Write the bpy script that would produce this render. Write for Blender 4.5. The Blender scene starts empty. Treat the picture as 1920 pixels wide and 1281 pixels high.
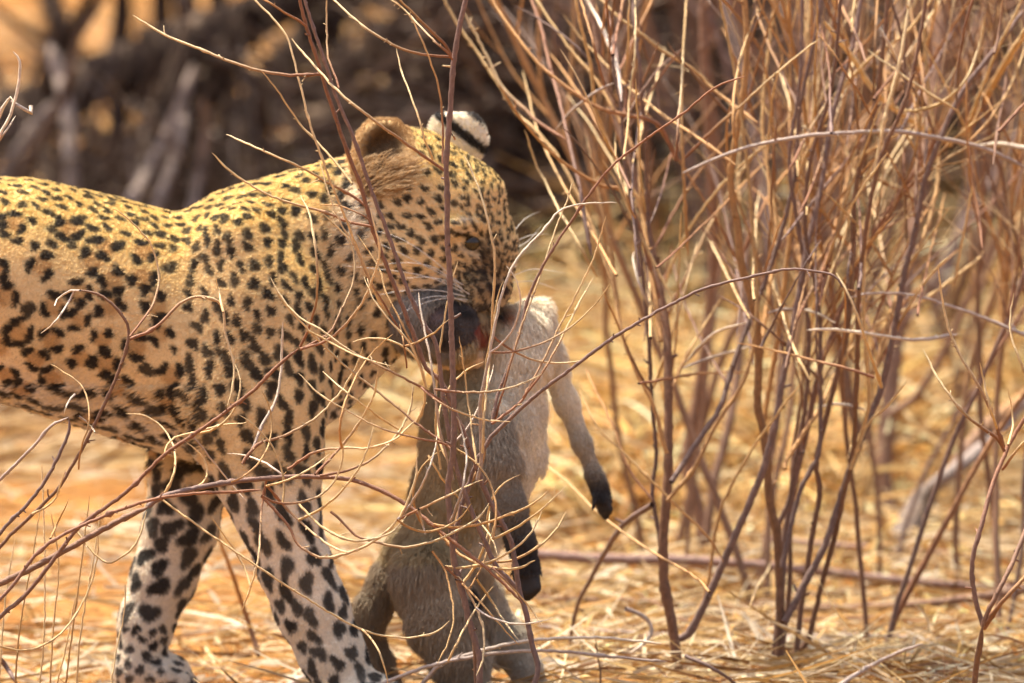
import bpy, math, random
import numpy as np
from mathutils import Vector, kdtree
import openvdb as vdb
random.seed(7); RNG = np.random.default_rng(7)
SC = bpy.context.scene
COL = SC.collection

# ---------------------------------------------------------------- camera
DIST, CAMZ, AIMZ = 14.0, 1.80, 0.459
PXM = 1500.0                                   # photo pixels per metre in the leopard's plane
cam_d = bpy.data.cameras.new('camera'); cam = bpy.data.objects.new('camera', cam_d); COL.objects.link(cam)
cam.location = (0, -DIST, CAMZ)
fwd = Vector((0, DIST, AIMZ - CAMZ)).normalized()
cam.rotation_euler = fwd.to_track_quat('-Z', 'Y').to_euler()
cam_d.sensor_width = 36.0
DEYE = math.hypot(DIST, CAMZ - AIMZ)
cam_d.lens = 36.0 * DEYE / (1920 / PXM)
cam_d.clip_start = 0.5; cam_d.clip_end = 2000
cam_d.dof.use_dof = True
cam_d.dof.focus_distance = DEYE - 0.53
cam_d.dof.aperture_fstop = 5.4
SC.camera = cam

# ---------------------------------------------------------------- world, sun, exposure
SUN_DIR = Vector((-0.28, 0.20, 0.94)).normalized()          # towards the sun: high, a little behind the leopard
elev = math.asin(SUN_DIR.z); azim = math.atan2(SUN_DIR.x, SUN_DIR.y)
world = bpy.data.worlds.new('World'); SC.world = world; world.use_nodes = True
wn = world.node_tree; wn.nodes.clear()
sky = wn.nodes.new('ShaderNodeTexSky'); sky.sky_type = 'NISHITA'; sky.sun_disc = False
sky.sun_elevation = elev; sky.sun_rotation = azim; sky.dust_density = 6.0; sky.ozone_density = 0.3; sky.air_density = 0.8
bg = wn.nodes.new('ShaderNodeBackground'); bg.inputs['Strength'].default_value = 0.15
wo = wn.nodes.new('ShaderNodeOutputWorld')
wn.links.new(sky.outputs[0], bg.inputs[0]); wn.links.new(bg.outputs[0], wo.inputs[0])
sun_d = bpy.data.lights.new('sun', 'SUN'); sun_d.energy = 4.5; sun_d.angle = math.radians(0.53)
sun_d.color = (1.0, 0.90, 0.74)
sun = bpy.data.objects.new('sun', sun_d); COL.objects.link(sun)
sun.rotation_euler = SUN_DIR.to_track_quat('Z', 'Y').to_euler(); sun.location = (0, 3, 8)
vs = SC.view_settings
vs.view_transform = 'Standard'; vs.look = 'None'; vs.gamma = 1.0; vs.use_curve_mapping = False
vs.exposure = 1.0
SC.cycles.use_denoising = True
SC.cycles.max_bounces = 6; SC.cycles.diffuse_bounces = 4; SC.cycles.transparent_max_bounces = 8

# ---------------------------------------------------------------- helpers
_r = fwd.cross(Vector((0, 0, 1))).normalized(); _u = _r.cross(fwd).normalized()
_r, _u, _f = np.array(_r), np.array(_u), np.array(fwd); CAMP = np.array((0, -DIST, CAMZ))
def W(px, py, d=0.0):
    """a point of the photograph at depth d metres behind the leopard's plane"""
    v = _f + _r * ((px - 960) / PXM / DEYE) + _u * ((640.5 - py) / PXM / DEYE)
    t = (DIST + d) / v[1]
    return CAMP + v * t
def ground_y(py):                                # depth at which a picture row meets the ground
    v = _f + _u * ((640.5 - py) / PXM / DEYE)
    return -CAMZ / v[2] * v[1] - DIST
def scale_at(d): return (DIST + d) / DIST / PXM  # metres per photo pixel
def tag(o, label=None, cat=None, group=None, kind=None):
    if label: o['label'] = label
    if cat: o['category'] = cat
    if group: o['group'] = group
    if kind: o['kind'] = kind
    return o
def empty(name, loc):
    o = bpy.data.objects.new(name, None); o.empty_display_size = 0.05; o.location = loc; COL.objects.link(o); return o
def mesh_obj(name, V, F, mat, parent=None, col=None, smooth=True):
    me = bpy.data.meshes.new(name)
    V = np.asarray(V, np.float32); F = np.asarray(F, np.int32)
    me.vertices.add(len(V)); me.vertices.foreach_set('co', V.ravel())
    k = F.shape[1]
    me.loops.add(F.size); me.loops.foreach_set('vertex_index', F.ravel())
    me.polygons.add(len(F)); me.polygons.foreach_set('loop_start', np.arange(0, F.size, k, dtype=np.int32))
    me.update(calc_edges=True); me.validate()
    if smooth: me.polygons.foreach_set('use_smooth', np.ones(len(me.polygons), bool))
    if col is not None:
        a = me.color_attributes.new('Col', 'FLOAT_COLOR', 'POINT')
        c = np.ones((len(V), 4), np.float32); c[:, :3] = col; a.data.foreach_set('color', c.ravel())
    me.materials.append(mat)
    o = bpy.data.objects.new(name, me); COL.objects.link(o)
    if parent is not None:
        o.parent = parent
        o.matrix_parent_inverse.identity()
        o.location = -np.array(parent.location)
    return o
def vnoise(P, f, seed=0):
    """cheap smooth noise, -1..1, from sines in turned directions"""
    g = np.random.default_rng(seed); s = np.zeros(len(P))
    for i in range(6):
        k = g.normal(size=3); k /= np.linalg.norm(k)
        s += np.sin(P @ k * f * g.uniform(.6, 1.7) * 6.28 + g.uniform(0, 6.28))
    return s / 6 * 1.6
def catmull(P, step):
    P = np.asarray(P, float)
    if len(P) < 3:
        n = max(2, int(np.linalg.norm(P[-1] - P[0]) / step) + 1)
        return P[0] + (P[-1] - P[0]) * np.linspace(0, 1, n)[:, None]
    Q = np.vstack([2 * P[0] - P[1], P, 2 * P[-1] - P[-2]]); out = []
    for i in range(1, len(Q) - 2):
        a, b, c, d = Q[i - 1:i + 3]
        n = max(1, int(np.linalg.norm(c - b) / step))
        for t in np.arange(n) / n:
            out.append(.5 * (2 * b + (c - a) * t + (2 * a - 5 * b + 4 * c - d) * t * t + (3 * b - a - 3 * c + d) * t ** 3))
    out.append(P[-1]); return np.array(out)
def tube(P, R, sides=6):
    P = np.asarray(P, float); n = len(P); T = np.gradient(P, axis=0); T /= np.linalg.norm(T, axis=1)[:, None] + 1e-12
    a = np.cross(T[0], (0.3, 0.9, 0.2)); a /= np.linalg.norm(a) + 1e-9
    A = np.empty((n, 3))
    for i in range(n):
        a = a - T[i] * a.dot(T[i]); a /= np.linalg.norm(a) + 1e-12; A[i] = a
    B = np.cross(T, A); th = np.arange(sides) / sides * 2 * math.pi
    V = (P[:, None] + np.asarray(R)[:, None, None] * (A[:, None] * np.cos(th)[None, :, None] + B[:, None] * np.sin(th)[None, :, None])).reshape(-1, 3)
    i = np.arange(n - 1)[:, None] * sides; j = np.arange(sides)[None]; k = (j + 1) % sides
    F = np.stack([i + j, i + k, i + sides + k, i + sides + j], -1).reshape(-1, 4)
    c0 = len(V); V = np.vstack([V, P[:1], P[-1:]])
    j = np.arange(sides); k = (j + 1) % sides; e = (n - 1) * sides
    caps = np.vstack([np.stack([np.full(sides, c0), k, j, j], 1), np.stack([np.full(sides, c0 + 1), e + j, e + k, e + k], 1)])
    return V, F, caps
class Batch:
    def __init__(s): s.V, s.F, s.C, s.n = [], [], [], 0
    def add(s, V, F, C):
        s.V.append(V); s.F.append(F + s.n); s.C.append(C); s.n += len(V)
    def twig(s, P, r0, r1, c0, c1, sides=6, knots=0.0, rough=0.03, soft=False):
        n = len(P); t = np.linspace(0, 1, n)
        R = (r0 + (r1 - r0) * t) * (1 + rough * RNG.normal(size=n).clip(-2, 2))
        if knots > 0:
            for _ in range(int(n * knots)): R[RNG.integers(1, n)] *= RNG.uniform(1.12, 1.3) if r0 > .003 else RNG.uniform(1.2, 1.7)
        if n > 5: R[-3:] *= np.array((.85, .65, .3))
        if soft and n > 7: R[:3] *= np.array((.3, .6, .85))
        V, F, caps = tube(P, R, sides)
        tt = np.append(np.repeat(t, sides), [0, 1])[:, None]
        w = np.clip((tt - .15) / .6, 0, 1)
        C = np.array(c0) * (1 - w) + np.array(c1) * w
        C = C * (1 + .10 * RNG.normal(size=(len(V), 1)).clip(-2, 2))
        s.add(V, F, np.clip(C, 0, 1))
    def build(s, name, mat, parent=None, smooth=True):
        return mesh_obj(name, np.vstack(s.V), np.vstack(s.F), mat, parent, np.vstack(s.C), smooth)

# ---------------------------------------------------------------- materials
def nt(name):
    m = bpy.data.materials.new(name); m.use_nodes = True; t = m.node_tree; b = t.nodes['Principled BSDF']; return m, t, b
def mat_attr(name, rough, nscale, namt, bump=0.0, bscale=300, spec=0.3, trans=0.0):
    m, t, b = nt(name)
    a = t.nodes.new('ShaderNodeAttribute'); a.attribute_name = 'Col'
    tc = t.nodes.new('ShaderNodeTexCoord')
    n = t.nodes.new('ShaderNodeTexNoise'); n.inputs['Scale'].default_value = nscale; n.inputs['Detail'].default_value = 4
    t.links.new(tc.outputs['Object'], n.inputs['Vector'])
    mr = t.nodes.new('ShaderNodeMapRange'); mr.inputs['From Min'].default_value = .25; mr.inputs['From Max'].default_value = .75
    mr.inputs['To Min'].default_value = 1 - namt; mr.inputs['To Max'].default_value = 1 + namt
    t.links.new(n.outputs['Fac'], mr.inputs['Value'])
    mx = t.nodes.new('ShaderNodeVectorMath'); mx.operation = 'SCALE'
    t.links.new(a.outputs['Color'], mx.inputs[0]); t.links.new(mr.outputs[0], mx.inputs['Scale'])
    t.links.new(mx.outputs[0], b.inputs['Base Color'])
    b.inputs['Roughness'].default_value = rough; b.inputs['Specular IOR Level'].default_value = spec
    if bump > 0:
        n2 = t.nodes.new('ShaderNodeTexNoise'); n2.inputs['Scale'].default_value = bscale; n2.inputs['Detail'].default_value = 3
        t.links.new(tc.outputs['Object'], n2.inputs['Vector'])
        bp = t.nodes.new('ShaderNodeBump'); bp.inputs['Strength'].default_value = bump; bp.inputs['Distance'].default_value = .002
        t.links.new(n2.outputs['Fac'], bp.inputs['Height']); t.links.new(bp.outputs[0], b.inputs['Normal'])
    if trans > 0:
        tr = t.nodes.new('ShaderNodeBsdfTranslucent'); t.links.new(mx.outputs[0], tr.inputs['Color'])
        ms = t.nodes.new('ShaderNodeMixShader'); ms.inputs[0].default_value = trans
        o = t.nodes['Material Output']
        t.links.new(b.outputs[0], ms.inputs[1]); t.links.new(tr.outputs[0], ms.inputs[2]); t.links.new(ms.outputs[0], o.inputs['Surface'])
    return m
M_BARK = mat_attr('twig_bark', .62, 220, .22, .5, 500, .35)
M_LOG = mat_attr('dead_log_bark', .9, 28, .45, .9, 70, .15)
M_STRAW = mat_attr('dry_straw', .6, 60, .15, 0, spec=.3, trans=.4)
M_SKIN = mat_attr('animal_coat', .75, 500, .10, .5, 900, .2)
M_FUR = mat_attr('fur_strands', .5, 300, .14, 0, spec=.3)
M_SMOOTH = mat_attr('whisker_hair', .35, 50, .05, 0)
def ground_mat():
    m, t, b = nt('sandy_ground')
    tc = t.nodes.new('ShaderNodeTexCoord')
    def noise(s, d=6, vec=None):
        n = t.nodes.new('ShaderNodeTexNoise'); n.inputs['Scale'].default_value = s; n.inputs['Detail'].default_value = d
        t.links.new(tc.outputs['Object'], n.inputs['Vector']); return n
    r1 = t.nodes.new('ShaderNodeValToRGB'); e = r1.color_ramp.elements
    e[0].position = .3; e[0].color = (.27, .105, .022, 1); e[1].position = .72; e[1].color = (.43, .23, .075, 1)
    t.links.new(noise(3.2).outputs['Fac'], r1.inputs[0])
    r2 = t.nodes.new('ShaderNodeValToRGB'); e = r2.color_ramp.elements
    e[0].position = .42; e[0].color = (.45, .42, .40, 1); e[1].position = .62; e[1].color = (1.05, 1.03, 1, 1)
    t.links.new(noise(45, 8).outputs['Fac'], r2.inputs[0])
    mx = t.nodes.new('ShaderNodeMix'); mx.data_type = 'RGBA'; mx.blend_type = 'MULTIPLY'; mx.inputs['Factor'].default_value = .8
    t.links.new(r1.outputs[0], mx.inputs['A']); t.links.new(r2.outputs[0], mx.inputs['B'])
    t.links.new(mx.outputs['Result'], b.inputs['Base Color']); b.inputs['Roughness'].default_value = .95
    b.inputs['Specular IOR Level'].default_value = .1
    bp = t.nodes.new('ShaderNodeBump'); bp.inputs['Strength'].default_value = .7; bp.inputs['Distance'].default_value = .02
    t.links.new(noise(60, 9).outputs['Fac'], bp.inputs['Height']); t.links.new(bp.outputs[0], b.inputs['Normal'])
    return m

# ---------------------------------------------------------------- ground
def gh(x, y):
    return .012 * np.sin(x * 5.1 + y * 2.3) + .010 * np.sin(x * 2.2 - y * 4.7 + 1) + .015 * np.sin(y * .9 + x * .4) - .012
gx = np.concatenate([[-300, -100, -40, -15, -8], np.linspace(-4, 4, 121), [8, 15, 40, 100, 300]])
gy = np.concatenate([[-60, -25, -10], np.linspace(-4, 18, 260), [24, 40, 80, 200, 600]])
GX, GY = np.meshgrid(gx, gy); amp = np.exp(-np.maximum(0, np.abs(GX) - 4) / 3) * np.exp(-np.maximum(0, GY - 18) / 4)
GV = np.stack([GX, GY, gh(GX, GY) * amp], -1).reshape(-1, 3)
nx, ny = len(gx), len(gy)
ii, jj = np.meshgrid(np.arange(ny - 1), np.arange(nx - 1), indexing='ij'); q = (ii * nx + jj).ravel()
ground = mesh_obj('ground', GV, np.stack([q, q + 1, q + nx + 1, q + nx], 1), ground_mat())
tag(ground, 'bare orange sandy ground under the dry straw', None, None, 'structure')

# ---------------------------------------------------------------- dry grass (uncountable)
def blades(base, dirs, length, width, droop, col, nseg=3):
    """vectorised curved strips: base (N,3), dirs unit (N,3)"""
    N = len(base); t = np.linspace(0, 1, nseg + 1)
    side = np.cross(dirs, RNG.normal(size=(N, 3))); side /= np.linalg.norm(side, axis=1)[:, None] + 1e-9
    bend = np.cross(dirs, side) * RNG.normal(size=(N, 1)) * .35 + np.array((0, 0, -1.)) * droop[:, None]
    V = base[:, None] + dirs[:, None] * (length[:, None] * t)[..., None] + bend[:, None] * (length[:, None] * t ** 2)[..., None] * .5
    w = (width[:, None] * (1 - .75 * t[None] ** 2))[..., None] * .5
    VV = np.stack([V - side[:, None] * w, V + side[:, None] * w], 2)        # N,nseg+1,2,3
    VV[..., 2] = np.maximum(VV[..., 2], gh(VV[..., 0], VV[..., 1]) + .002)
    b = (np.arange(N) * (nseg + 1) * 2)[:, None]; s = np.arange(nseg)[None] * 2
    F = np.stack([b + s, b + s + 1, b + s + 3, b + s + 2], -1).reshape(-1, 4)
    C = np.clip(np.repeat(col, (nseg + 1) * 2, axis=0), 0, .86)
    return VV.reshape(-1, 3), F, C
STRAWS = np.array([(.50, .34, .145), (.58, .44, .22), (.40, .235, .08), (.54, .44, .30), (.20, .10, .04), (.78, .68, .47)])
def straw_cols(n, warm=0.0):
    c = STRAWS[RNG.integers(0, len(STRAWS), n)] * RNG.uniform(.75, 1.12, (n, 1))
    return c * np.array([1, 1 - .12 * warm, 1 - .35 * warm])
def litter(n, y0, y1, lmin, lmax, wmin, wmax, half=1.25):
    y = y0 + (y1 - y0) * RNG.random(n) ** 1.25
    x = RNG.uniform(-half, half, n) * (1 + y / 9).clip(.9)
    dens = .5 + .5 * vnoise(np.stack([x, y, 0 * x], 1), .9, 3)
    keep = RNG.random(n) < ((.10 + 1.1 * dens) * np.where(x < -.25, .34, 1)).clip(.06, 1); x, y = x[keep], y[keep]; n = len(x)
    a = RNG.normal(0, .75, n) + np.where(RNG.random(n) < .5, 0, math.pi)
    el = np.abs(RNG.normal(0, .16, n)) + .02
    d = np.stack([np.cos(a) * np.cos(el), np.sin(a) * np.cos(el), np.sin(el)], 1)
    base = np.stack([x, y, gh(x, y) + RNG.uniform(.002, .03, n)], 1)
    return blades(base, d, RNG.uniform(lmin, lmax, n), RNG.uniform(wmin, wmax, n), RNG.uniform(0, .3, n), straw_cols(n, .3))
g = Batch()
g.add(*litter(30000, -.9, 2.8, .03, .20, .0015, .0060))
g.add(*litter(26000, 2.2, 13.5, .08, .32, .004, .011))
g.add(*litter(22000, -3.5, 13, .06, .30, .003, .008, 4.5))
n = 700; y = .15 + 2.4 * RNG.random(n) ** 1.6; x = RNG.uniform(-1.1, 1.1, n); an = RNG.uniform(0, 6.283, n); el = np.abs(RNG.normal(0, .25, n))
g.add(*blades(np.stack([x, y, gh(x, y) + RNG.uniform(.01, .035, n)], 1), np.stack([np.cos(an) * np.cos(el), np.sin(an) * np.cos(el), np.sin(el)], 1), RNG.uniform(.03, .13, n), RNG.uniform(.004, .010, n), RNG.uniform(0, .5, n), np.array((.82, .73, .56)) * RNG.uniform(.6, 1.0, (n, 1))))
o = g.build('dry_straw_litter', M_STRAW, smooth=False)
tag(o, 'loose dry straw and grass litter lying over the orange sand', 'straw', None, 'stuff')
def tuft(batch, x, y, n, h, spread, warm, wid=(.0015, .0035), mat_share=.6):
    tone = RNG.uniform(.75, 1.15)
    a = RNG.uniform(0, 6.283, n); r = np.abs(RNG.normal(0, spread, n)); fallen = RNG.random(n) < mat_share
    base = np.stack([x + r * np.where(fallen, 1.0, .35) * np.cos(a), y + r * np.where(fallen, 1.0, .35) * np.sin(a), np.zeros(n)], 1); base[:, 2] = gh(base[:, 0], base[:, 1])
    base[:, 2] += np.where(fallen, h * .7 * RNG.random(n) * np.exp(-(r / (spread * 1.5)) ** 2), 0)
    m = max(3, n // 9); grp = RNG.integers(0, m, n)                      # blades lie in wisps that share a direction and a tone
    ga, gt, gl = RNG.uniform(0, 6.283, m), RNG.uniform(.5, 1.25, m), RNG.normal(.08, .3, m)
    gb = np.stack([RNG.normal(0, spread * .7, m), RNG.normal(0, spread * .7, m), np.zeros(m)], 1)
    base[fallen] = base[fallen] * .35 + (gb[grp[fallen]] + np.array((x, y, 0)) + np.stack([0 * a, 0 * a, base[:, 2]], 1)[fallen] * np.array((0, 0, 1))) * .65
    base[:, 2] = np.maximum(base[:, 2], gh(base[:, 0], base[:, 1]))
    el = np.where(fallen, gl[grp] + RNG.normal(0, .12, n), RNG.uniform(.35, 1.45, n)); a2 = np.where(fallen, ga[grp] + RNG.normal(0, .22, n), a)
    d = np.stack([np.cos(a2) * np.cos(el), np.sin(a2) * np.cos(el), np.sin(el)], 1)
    batch.add(*blades(base, d, h * RNG.uniform(.35, 1.0, n), RNG.uniform(*wid, n), RNG.uniform(.1, .9, n), straw_cols(n, warm) * (1.6 * tone * gt[grp])[:, None], 4))
TUFTS = [  # picture column, picture row of the foot, height, blades, words
    (1090, 800, .34, 420, 'pale yellow grass tussock just right of the hanging monkey'),
    (1210, 850, .24, 420, 'golden grass tussock behind the thick dark stem right of the monkey'),
    (1410, 930, .22, 460, 'broad golden tussock between the bare reddish stems'),
    (1540, 880, .22, 420, 'golden tussock left of the forked background stem'),
    (1700, 800, .34, 420, 'grey yellow tussock behind the leaning broken stump'),
    (1860, 850, .22, 380, 'dry tussock right of the leaning broken stump'),
    (1310, 700, .42, 460, 'tall yellow tussock deep inside the right hand thicket'),
    (1500, 690, .40, 420, 'tall faded tussock at the back of the right hand thicket'),
    (1890, 650, .40, 420, 'faded tussock far back at the right picture edge'),
    (1130, 640, .40, 420, 'blurred yellow tussock far behind the monkey\'s pale shoulder'),
]
for px, py, h, n, lab in TUFTS:
    y = ground_y(py); x = (px - 960) * scale_at(y)
    b = Batch(); tuft(b, x, y, int(n * 2.2), h * 1.35, .24, .8, (.002, .0065))
    o = b.build('grass_tussock', M_STRAW, smooth=False); tag(o, lab, 'grass', 'dry grass tussocks')
b = Batch()
for k in range(420):
    y = RNG.uniform(.7, 5.2); x = RNG.uniform(-.02, 1.1) * (1 + y / 12)
    tuft(b, x, y, 75, (RNG.uniform(.03, .07) if y < 1.9 or (y < 2.6 and x > .6) else RNG.uniform(.12, .22) + .05 * y * RNG.random()), .12, .8, (.003, .009), .7)
for k in range(420):
    y = .2 + 4 * RNG.random() ** 1.5; x = RNG.uniform(-1.0, 1.0) * (1 + y / 12)
    if x < -.25 and RNG.random() < .6: continue
    tuft(b, x, y, 26, RNG.uniform(.035, .10), .07, .5, (.002, .006), .7)
o = b.build('dry_grass', M_STRAW, smooth=False)
tag(o, 'short dry yellow grass spread between the shrubs', 'grass', None, 'stuff')

# ---------------------------------------------------------------- animals: bodies grown from a distance field
def row_of(d, z):                                # picture row of a point at height z, depth d
    v = np.array((0, d, z)) - CAMP
    return 640.5 - (v @ _u) / (v @ _f) * PXM * DEYE
def pix(P):
    v = P - CAMP; k = PXM * DEYE / (v @ _f)
    return 960 + (v @ _r) * k, 640.5 - (v @ _u) * k
class Field:
    def __init__(s, lo, hi, vox):
        s.lo = np.array(lo, float); s.vox = vox
        s.n = np.ceil((np.array(hi) - s.lo) / vox).astype(int) + 1
        s.f = np.full(s.n, .06, np.float32)
    def block(s, lo, hi):
        i0 = np.maximum(0, np.floor((lo - s.lo) / s.vox).astype(int)); i1 = np.minimum(s.n, np.ceil((hi - s.lo) / s.vox).astype(int) + 1)
        ax = [s.lo[a] + s.vox * np.arange(i0[a], i1[a]) for a in range(3)]
        return tuple(slice(i0[a], i1[a]) for a in range(3)), ax[0][:, None, None], ax[1][None, :, None], ax[2][None, None, :]
    def put(s, sl, d, k):
        f = s.f[sl]
        if k <= 0: s.f[sl] = np.minimum(f, d); return
        h = np.clip(.5 + .5 * (d - f) / k, 0, 1)
        s.f[sl] = (d * (1 - h) + f * h - k * h * (1 - h)).astype(np.float32)
    def chain(s, nodes, k=.02):
        """nodes: (px, py, depth, radius in px, depth/picture radius ratio)"""
        Q = []
        for nd in nodes:
            px, py, d, r = nd[:4]; kk = nd[4] if len(nd) > 4 else 1.0
            Q.append((W(px, py, d), r / PXM, kk))
        for (a, ra, ka), (b, rb, kb) in zip(Q[:-1], Q[1:]):
            m = max(ra * max(1, ka), rb * max(1, kb)) + .05
            sl, X, Y, Z = s.block(np.minimum(a, b) - m, np.maximum(a, b) + m)
            if min(sl[i].stop - sl[i].start for i in range(3)) <= 0: continue
            ab = b - a; L = ab @ ab + 1e-9
            h = np.clip(((X - a[0]) * ab[0] + (Y - a[1]) * ab[1] + (Z - a[2]) * ab[2]) / L, 0, 1)
            kk = ka + (kb - ka) * h; r = ra + (rb - ra) * h
            d = np.sqrt((X - a[0] - h * ab[0]) ** 2 + ((Y - a[1] - h * ab[1]) / kk) ** 2 + (Z - a[2] - h * ab[2]) ** 2) - r
            s.put(sl, d * np.minimum(1, kk), k)
    def _ell(s, X, Y, Z, c, R, rot):
        ca, sa = math.cos(math.radians(rot)), math.sin(math.radians(rot))
        x, y, z = X - c[0], Y - c[1], Z - c[2]
        u, w = x * ca - z * sa, x * sa + z * ca
        R = np.array(R) / PXM
        q = np.sqrt((u / R[0]) ** 2 + (y / R[1]) ** 2 + (w / R[2]) ** 2)
        return (q - 1) * R.min()
    def ell(s, c, R, rot=0, k=.01, cut=None):
        """R = (picture x, depth, picture y) in px; rot clockwise in the picture; cut = a second ellipsoid taken out"""
        c = W(*c); m = max(R) / PXM + .03
        sl, X, Y, Z = s.block(c - m, c + m); d = s._ell(X, Y, Z, c, R, rot)
        if cut: d = np.maximum(d, -s._ell(X, Y, Z, W(*cut[0]), cut[1], rot))
        s.put(sl, d, k)
    def carve(s, c, R, rot=0, k=.008):
        c = W(*c); m = max(R) / PXM + .03
        sl, X, Y, Z = s.block(c - m, c + m); d = -s._ell(X, Y, Z, c, R, rot); f = s.f[sl]
        h = np.clip(.5 - .5 * (d - f) / k, 0, 1)
        s.f[sl] = (d * (1 - h) + f * h + k * h * (1 - h)).astype(np.float32)
    def mesh(s):
        f = s.f
        for _ in range(1):                       # one light smoothing pass
            for a in range(3): f = (np.roll(f, 1, a) + 2 * f + np.roll(f, -1, a)) / 4
        g = vdb.FloatGrid(.06); g.copyFromArray(np.clip(f, -.03, .03).astype(np.float32)); 
        P, Qd = g.convertToQuads(0.0)
        return (s.lo + P * s.vox), Qd[:, ::-1].astype(np.int32)
def normals(V, F):
    n = np.cross(V[F[:, 2]] - V[F[:, 0]], V[F[:, 3]] - V[F[:, 1]]); N = np.zeros_like(V)
    for i in range(4): np.add.at(N, F[:, i], n)
    return N / (np.linalg.norm(N, axis=1)[:, None] + 1e-12)
def scatter(V, F, N, n, dens=None):
    a = np.linalg.norm(np.cross(V[F[:, 2]] - V[F[:, 0]], V[F[:, 3]] - V[F[:, 1]]), axis=1)
    if dens is not None: a = a * dens[F].mean(1)
    i = RNG.choice(len(F), n, p=a / a.sum()); u, v = RNG.random((2, n, 1)); q = F[i]
    mixq = lambda A: A[q[:, 0]] * (1 - u) * (1 - v) + A[q[:, 1]] * u * (1 - v) + A[q[:, 2]] * u * v + A[q[:, 3]] * (1 - u) * v
    P = mixq(V); Nn = mixq(N); return P, Nn / (np.linalg.norm(Nn, axis=1)[:, None] + 1e-9)
def sstep(a, b, x): t = np.clip((x - a) / (b - a), 0, 1); return t * t * (3 - 2 * t)
def mixc(c, d, t): return c * (1 - t[:, None]) + np.asarray(d) * t[:, None]
def fur(name, P, N, flow, length, col, rad, lift, parent):
    n = len(P); T = flow - N * (flow * N).sum(1)[:, None]; T /= np.linalg.norm(T, axis=1)[:, None] + 1e-9
    cl = np.stack([vnoise(P, 45, s) for s in (11, 12, 13)], 1) * .11
    D = T + N * lift[:, None] + RNG.normal(0, .13, (n, 3)) + cl; D /= np.linalg.norm(D, axis=1)[:, None]
    L = (length * RNG.uniform(.6, 1.25, n))[:, None]
    pts = np.stack([P - N * .001, P + (D * .55 + N * .10) * L, P + D * L - N * L * .12], 1)
    hc = bpy.data.hair_curves.new(name); hc.add_curves([3] * n)
    hc.attributes['position'].data.foreach_set('vector', pts.astype(np.float32).ravel())
    ra = hc.attributes.get('radius') or hc.attributes.new('radius', 'FLOAT', 'POINT')
    ra.data.foreach_set('value', (rad * np.array([1, .8, .12], np.float32)[None] * RNG.uniform(.7, 1.3, (n, 1))).astype(np.float32).ravel())
    ca = hc.attributes.new('Col', 'FLOAT_COLOR', 'CURVE'); c = np.ones((n, 4), np.float32); c[:, :3] = np.clip(col * RNG.uniform(.85, 1.15, (n, 1)), 0, 1)
    ca.data.foreach_set('color', c.ravel()); hc.materials.append(M_FUR)
    o = bpy.data.objects.new(name, hc); COL.objects.link(o); o.parent = parent; o.location = -np.array(parent.location)
    return o
SC.cycles_curves.shape = 'RIBBONS'

# ---- leopard
def paw(px, d, side):                            # paw nodes resting on the ground: foot block + toes
    z = lambda h: row_of(d, h)
    return z
L = Field((-1.50, -.24, -.03), (.06, .27, .74), .0042)
L.chain([(-560, 520, .0, 165, .72), (-330, 515, 0, 168, .74), (-100, 528, 0, 188, .78), (40, 543, 0, 199, .80), (170, 578, 0, 204, .80),
         (300, 616, 0, 207, .78), (410, 640, 0, 214, .76), (500, 640, 0, 190, .78)], .02)          # trunk
L.chain([(395, 525, 0, 112, .75), (455, 502, 0, 138, .78), (525, 488, 0, 148, .80), (610, 455, 0, 140, .80), (700, 405, -.005, 120, .80)], .016)  # withers and neck
L.chain([(480, 600, 0, 190, .72), (580, 600, 0, 128, .72), (660, 560, 0, 110, .74), (720, 480, -.01, 100, .8)], .04)   # throat and chest
L.chain([(450, 470, -.075, 75, .7), (500, 600, -.085, 105, .6), (475, 760, -.09, 118, .62), (500, 880, -.09, 97, .7)], .03)  # near shoulder
L.chain([(500, 870, -.09, 98, .75), (520, 960, -.09, 74, .85), (552, 1060, -.085, 64, .85), (584, 1140, -.08, 64, .85), (622, 1225, -.08, 57, .85),
         (650, row_of(-.08, .04), -.08, 52, .9)], .015)                                               # near foreleg
L.chain([(650, row_of(-.08, .030), -.08, 44, 1.1), (715, row_of(-.08, .024), -.085, 36, 1.4)], .012)
for k in (-1.5, -.5, .5, 1.5):
    L.chain([(705, row_of(-.08, .024), -.08 + .021 * k, 22), (752 - 8 * abs(k), row_of(-.08, .016), -.08 + .023 * k, 19)], .006)
L.chain([(430, 640, .08, 110, .6), (385, 790, .085, 92, .7), (358, 880, .09, 74, .8), (338, 990, .09, 66, .85), (306, 1085, .09, 57, .85), (275, 1165, .09, 48, .9),
         (262, row_of(.09, .045), .09, 45, 1)], .015)                                                 # far foreleg
L.chain([(258, row_of(.09, .032), .09, 44, 1), (320, row_of(.09, .028), .09, 38, 1.2)], .010)
for k in (-1.5, -.5, .5, 1.5):
    L.chain([(312, row_of(.09, .028), .09 + .019 * k, 20), (358 - 7 * abs(k), row_of(.09, .018), .09 + .021 * k, 17)], .005)
for (hip, knee, hock, pw, d) in (((-510, 560), (-420, 800), (-560, 1050), -500, -.09), ((-570, 560), (-600, 810), (-770, 1040), -720, .09)):
    L.chain([(hip[0], hip[1], d, 130, .6), (knee[0] - 20, knee[1] - 60, d, 105, .6), (knee[0], knee[1] + 20, d, 72, .7), (hock[0], hock[1], d, 42, .9),
             (pw - 30, row_of(d, .04), d, 44, 1)], .02)
    L.chain([(pw - 30, row_of(d, .032), d, 44, 1.1), (pw + 50, row_of(d, .026), d, 38, 1.3)], .012)
L.chain([(-640, 440, 0, 60, 1), (-790, 560, .01, 42), (-900, 760, .02, 38), (-1000, 930, .03, 37), (-1120, 990, .03, 36), (-1200, 940, .03, 34)], .02)  # tail
L.ell((768, 388, -.01), (126, 112, 148), 0, .02)                                                     # skull
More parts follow.
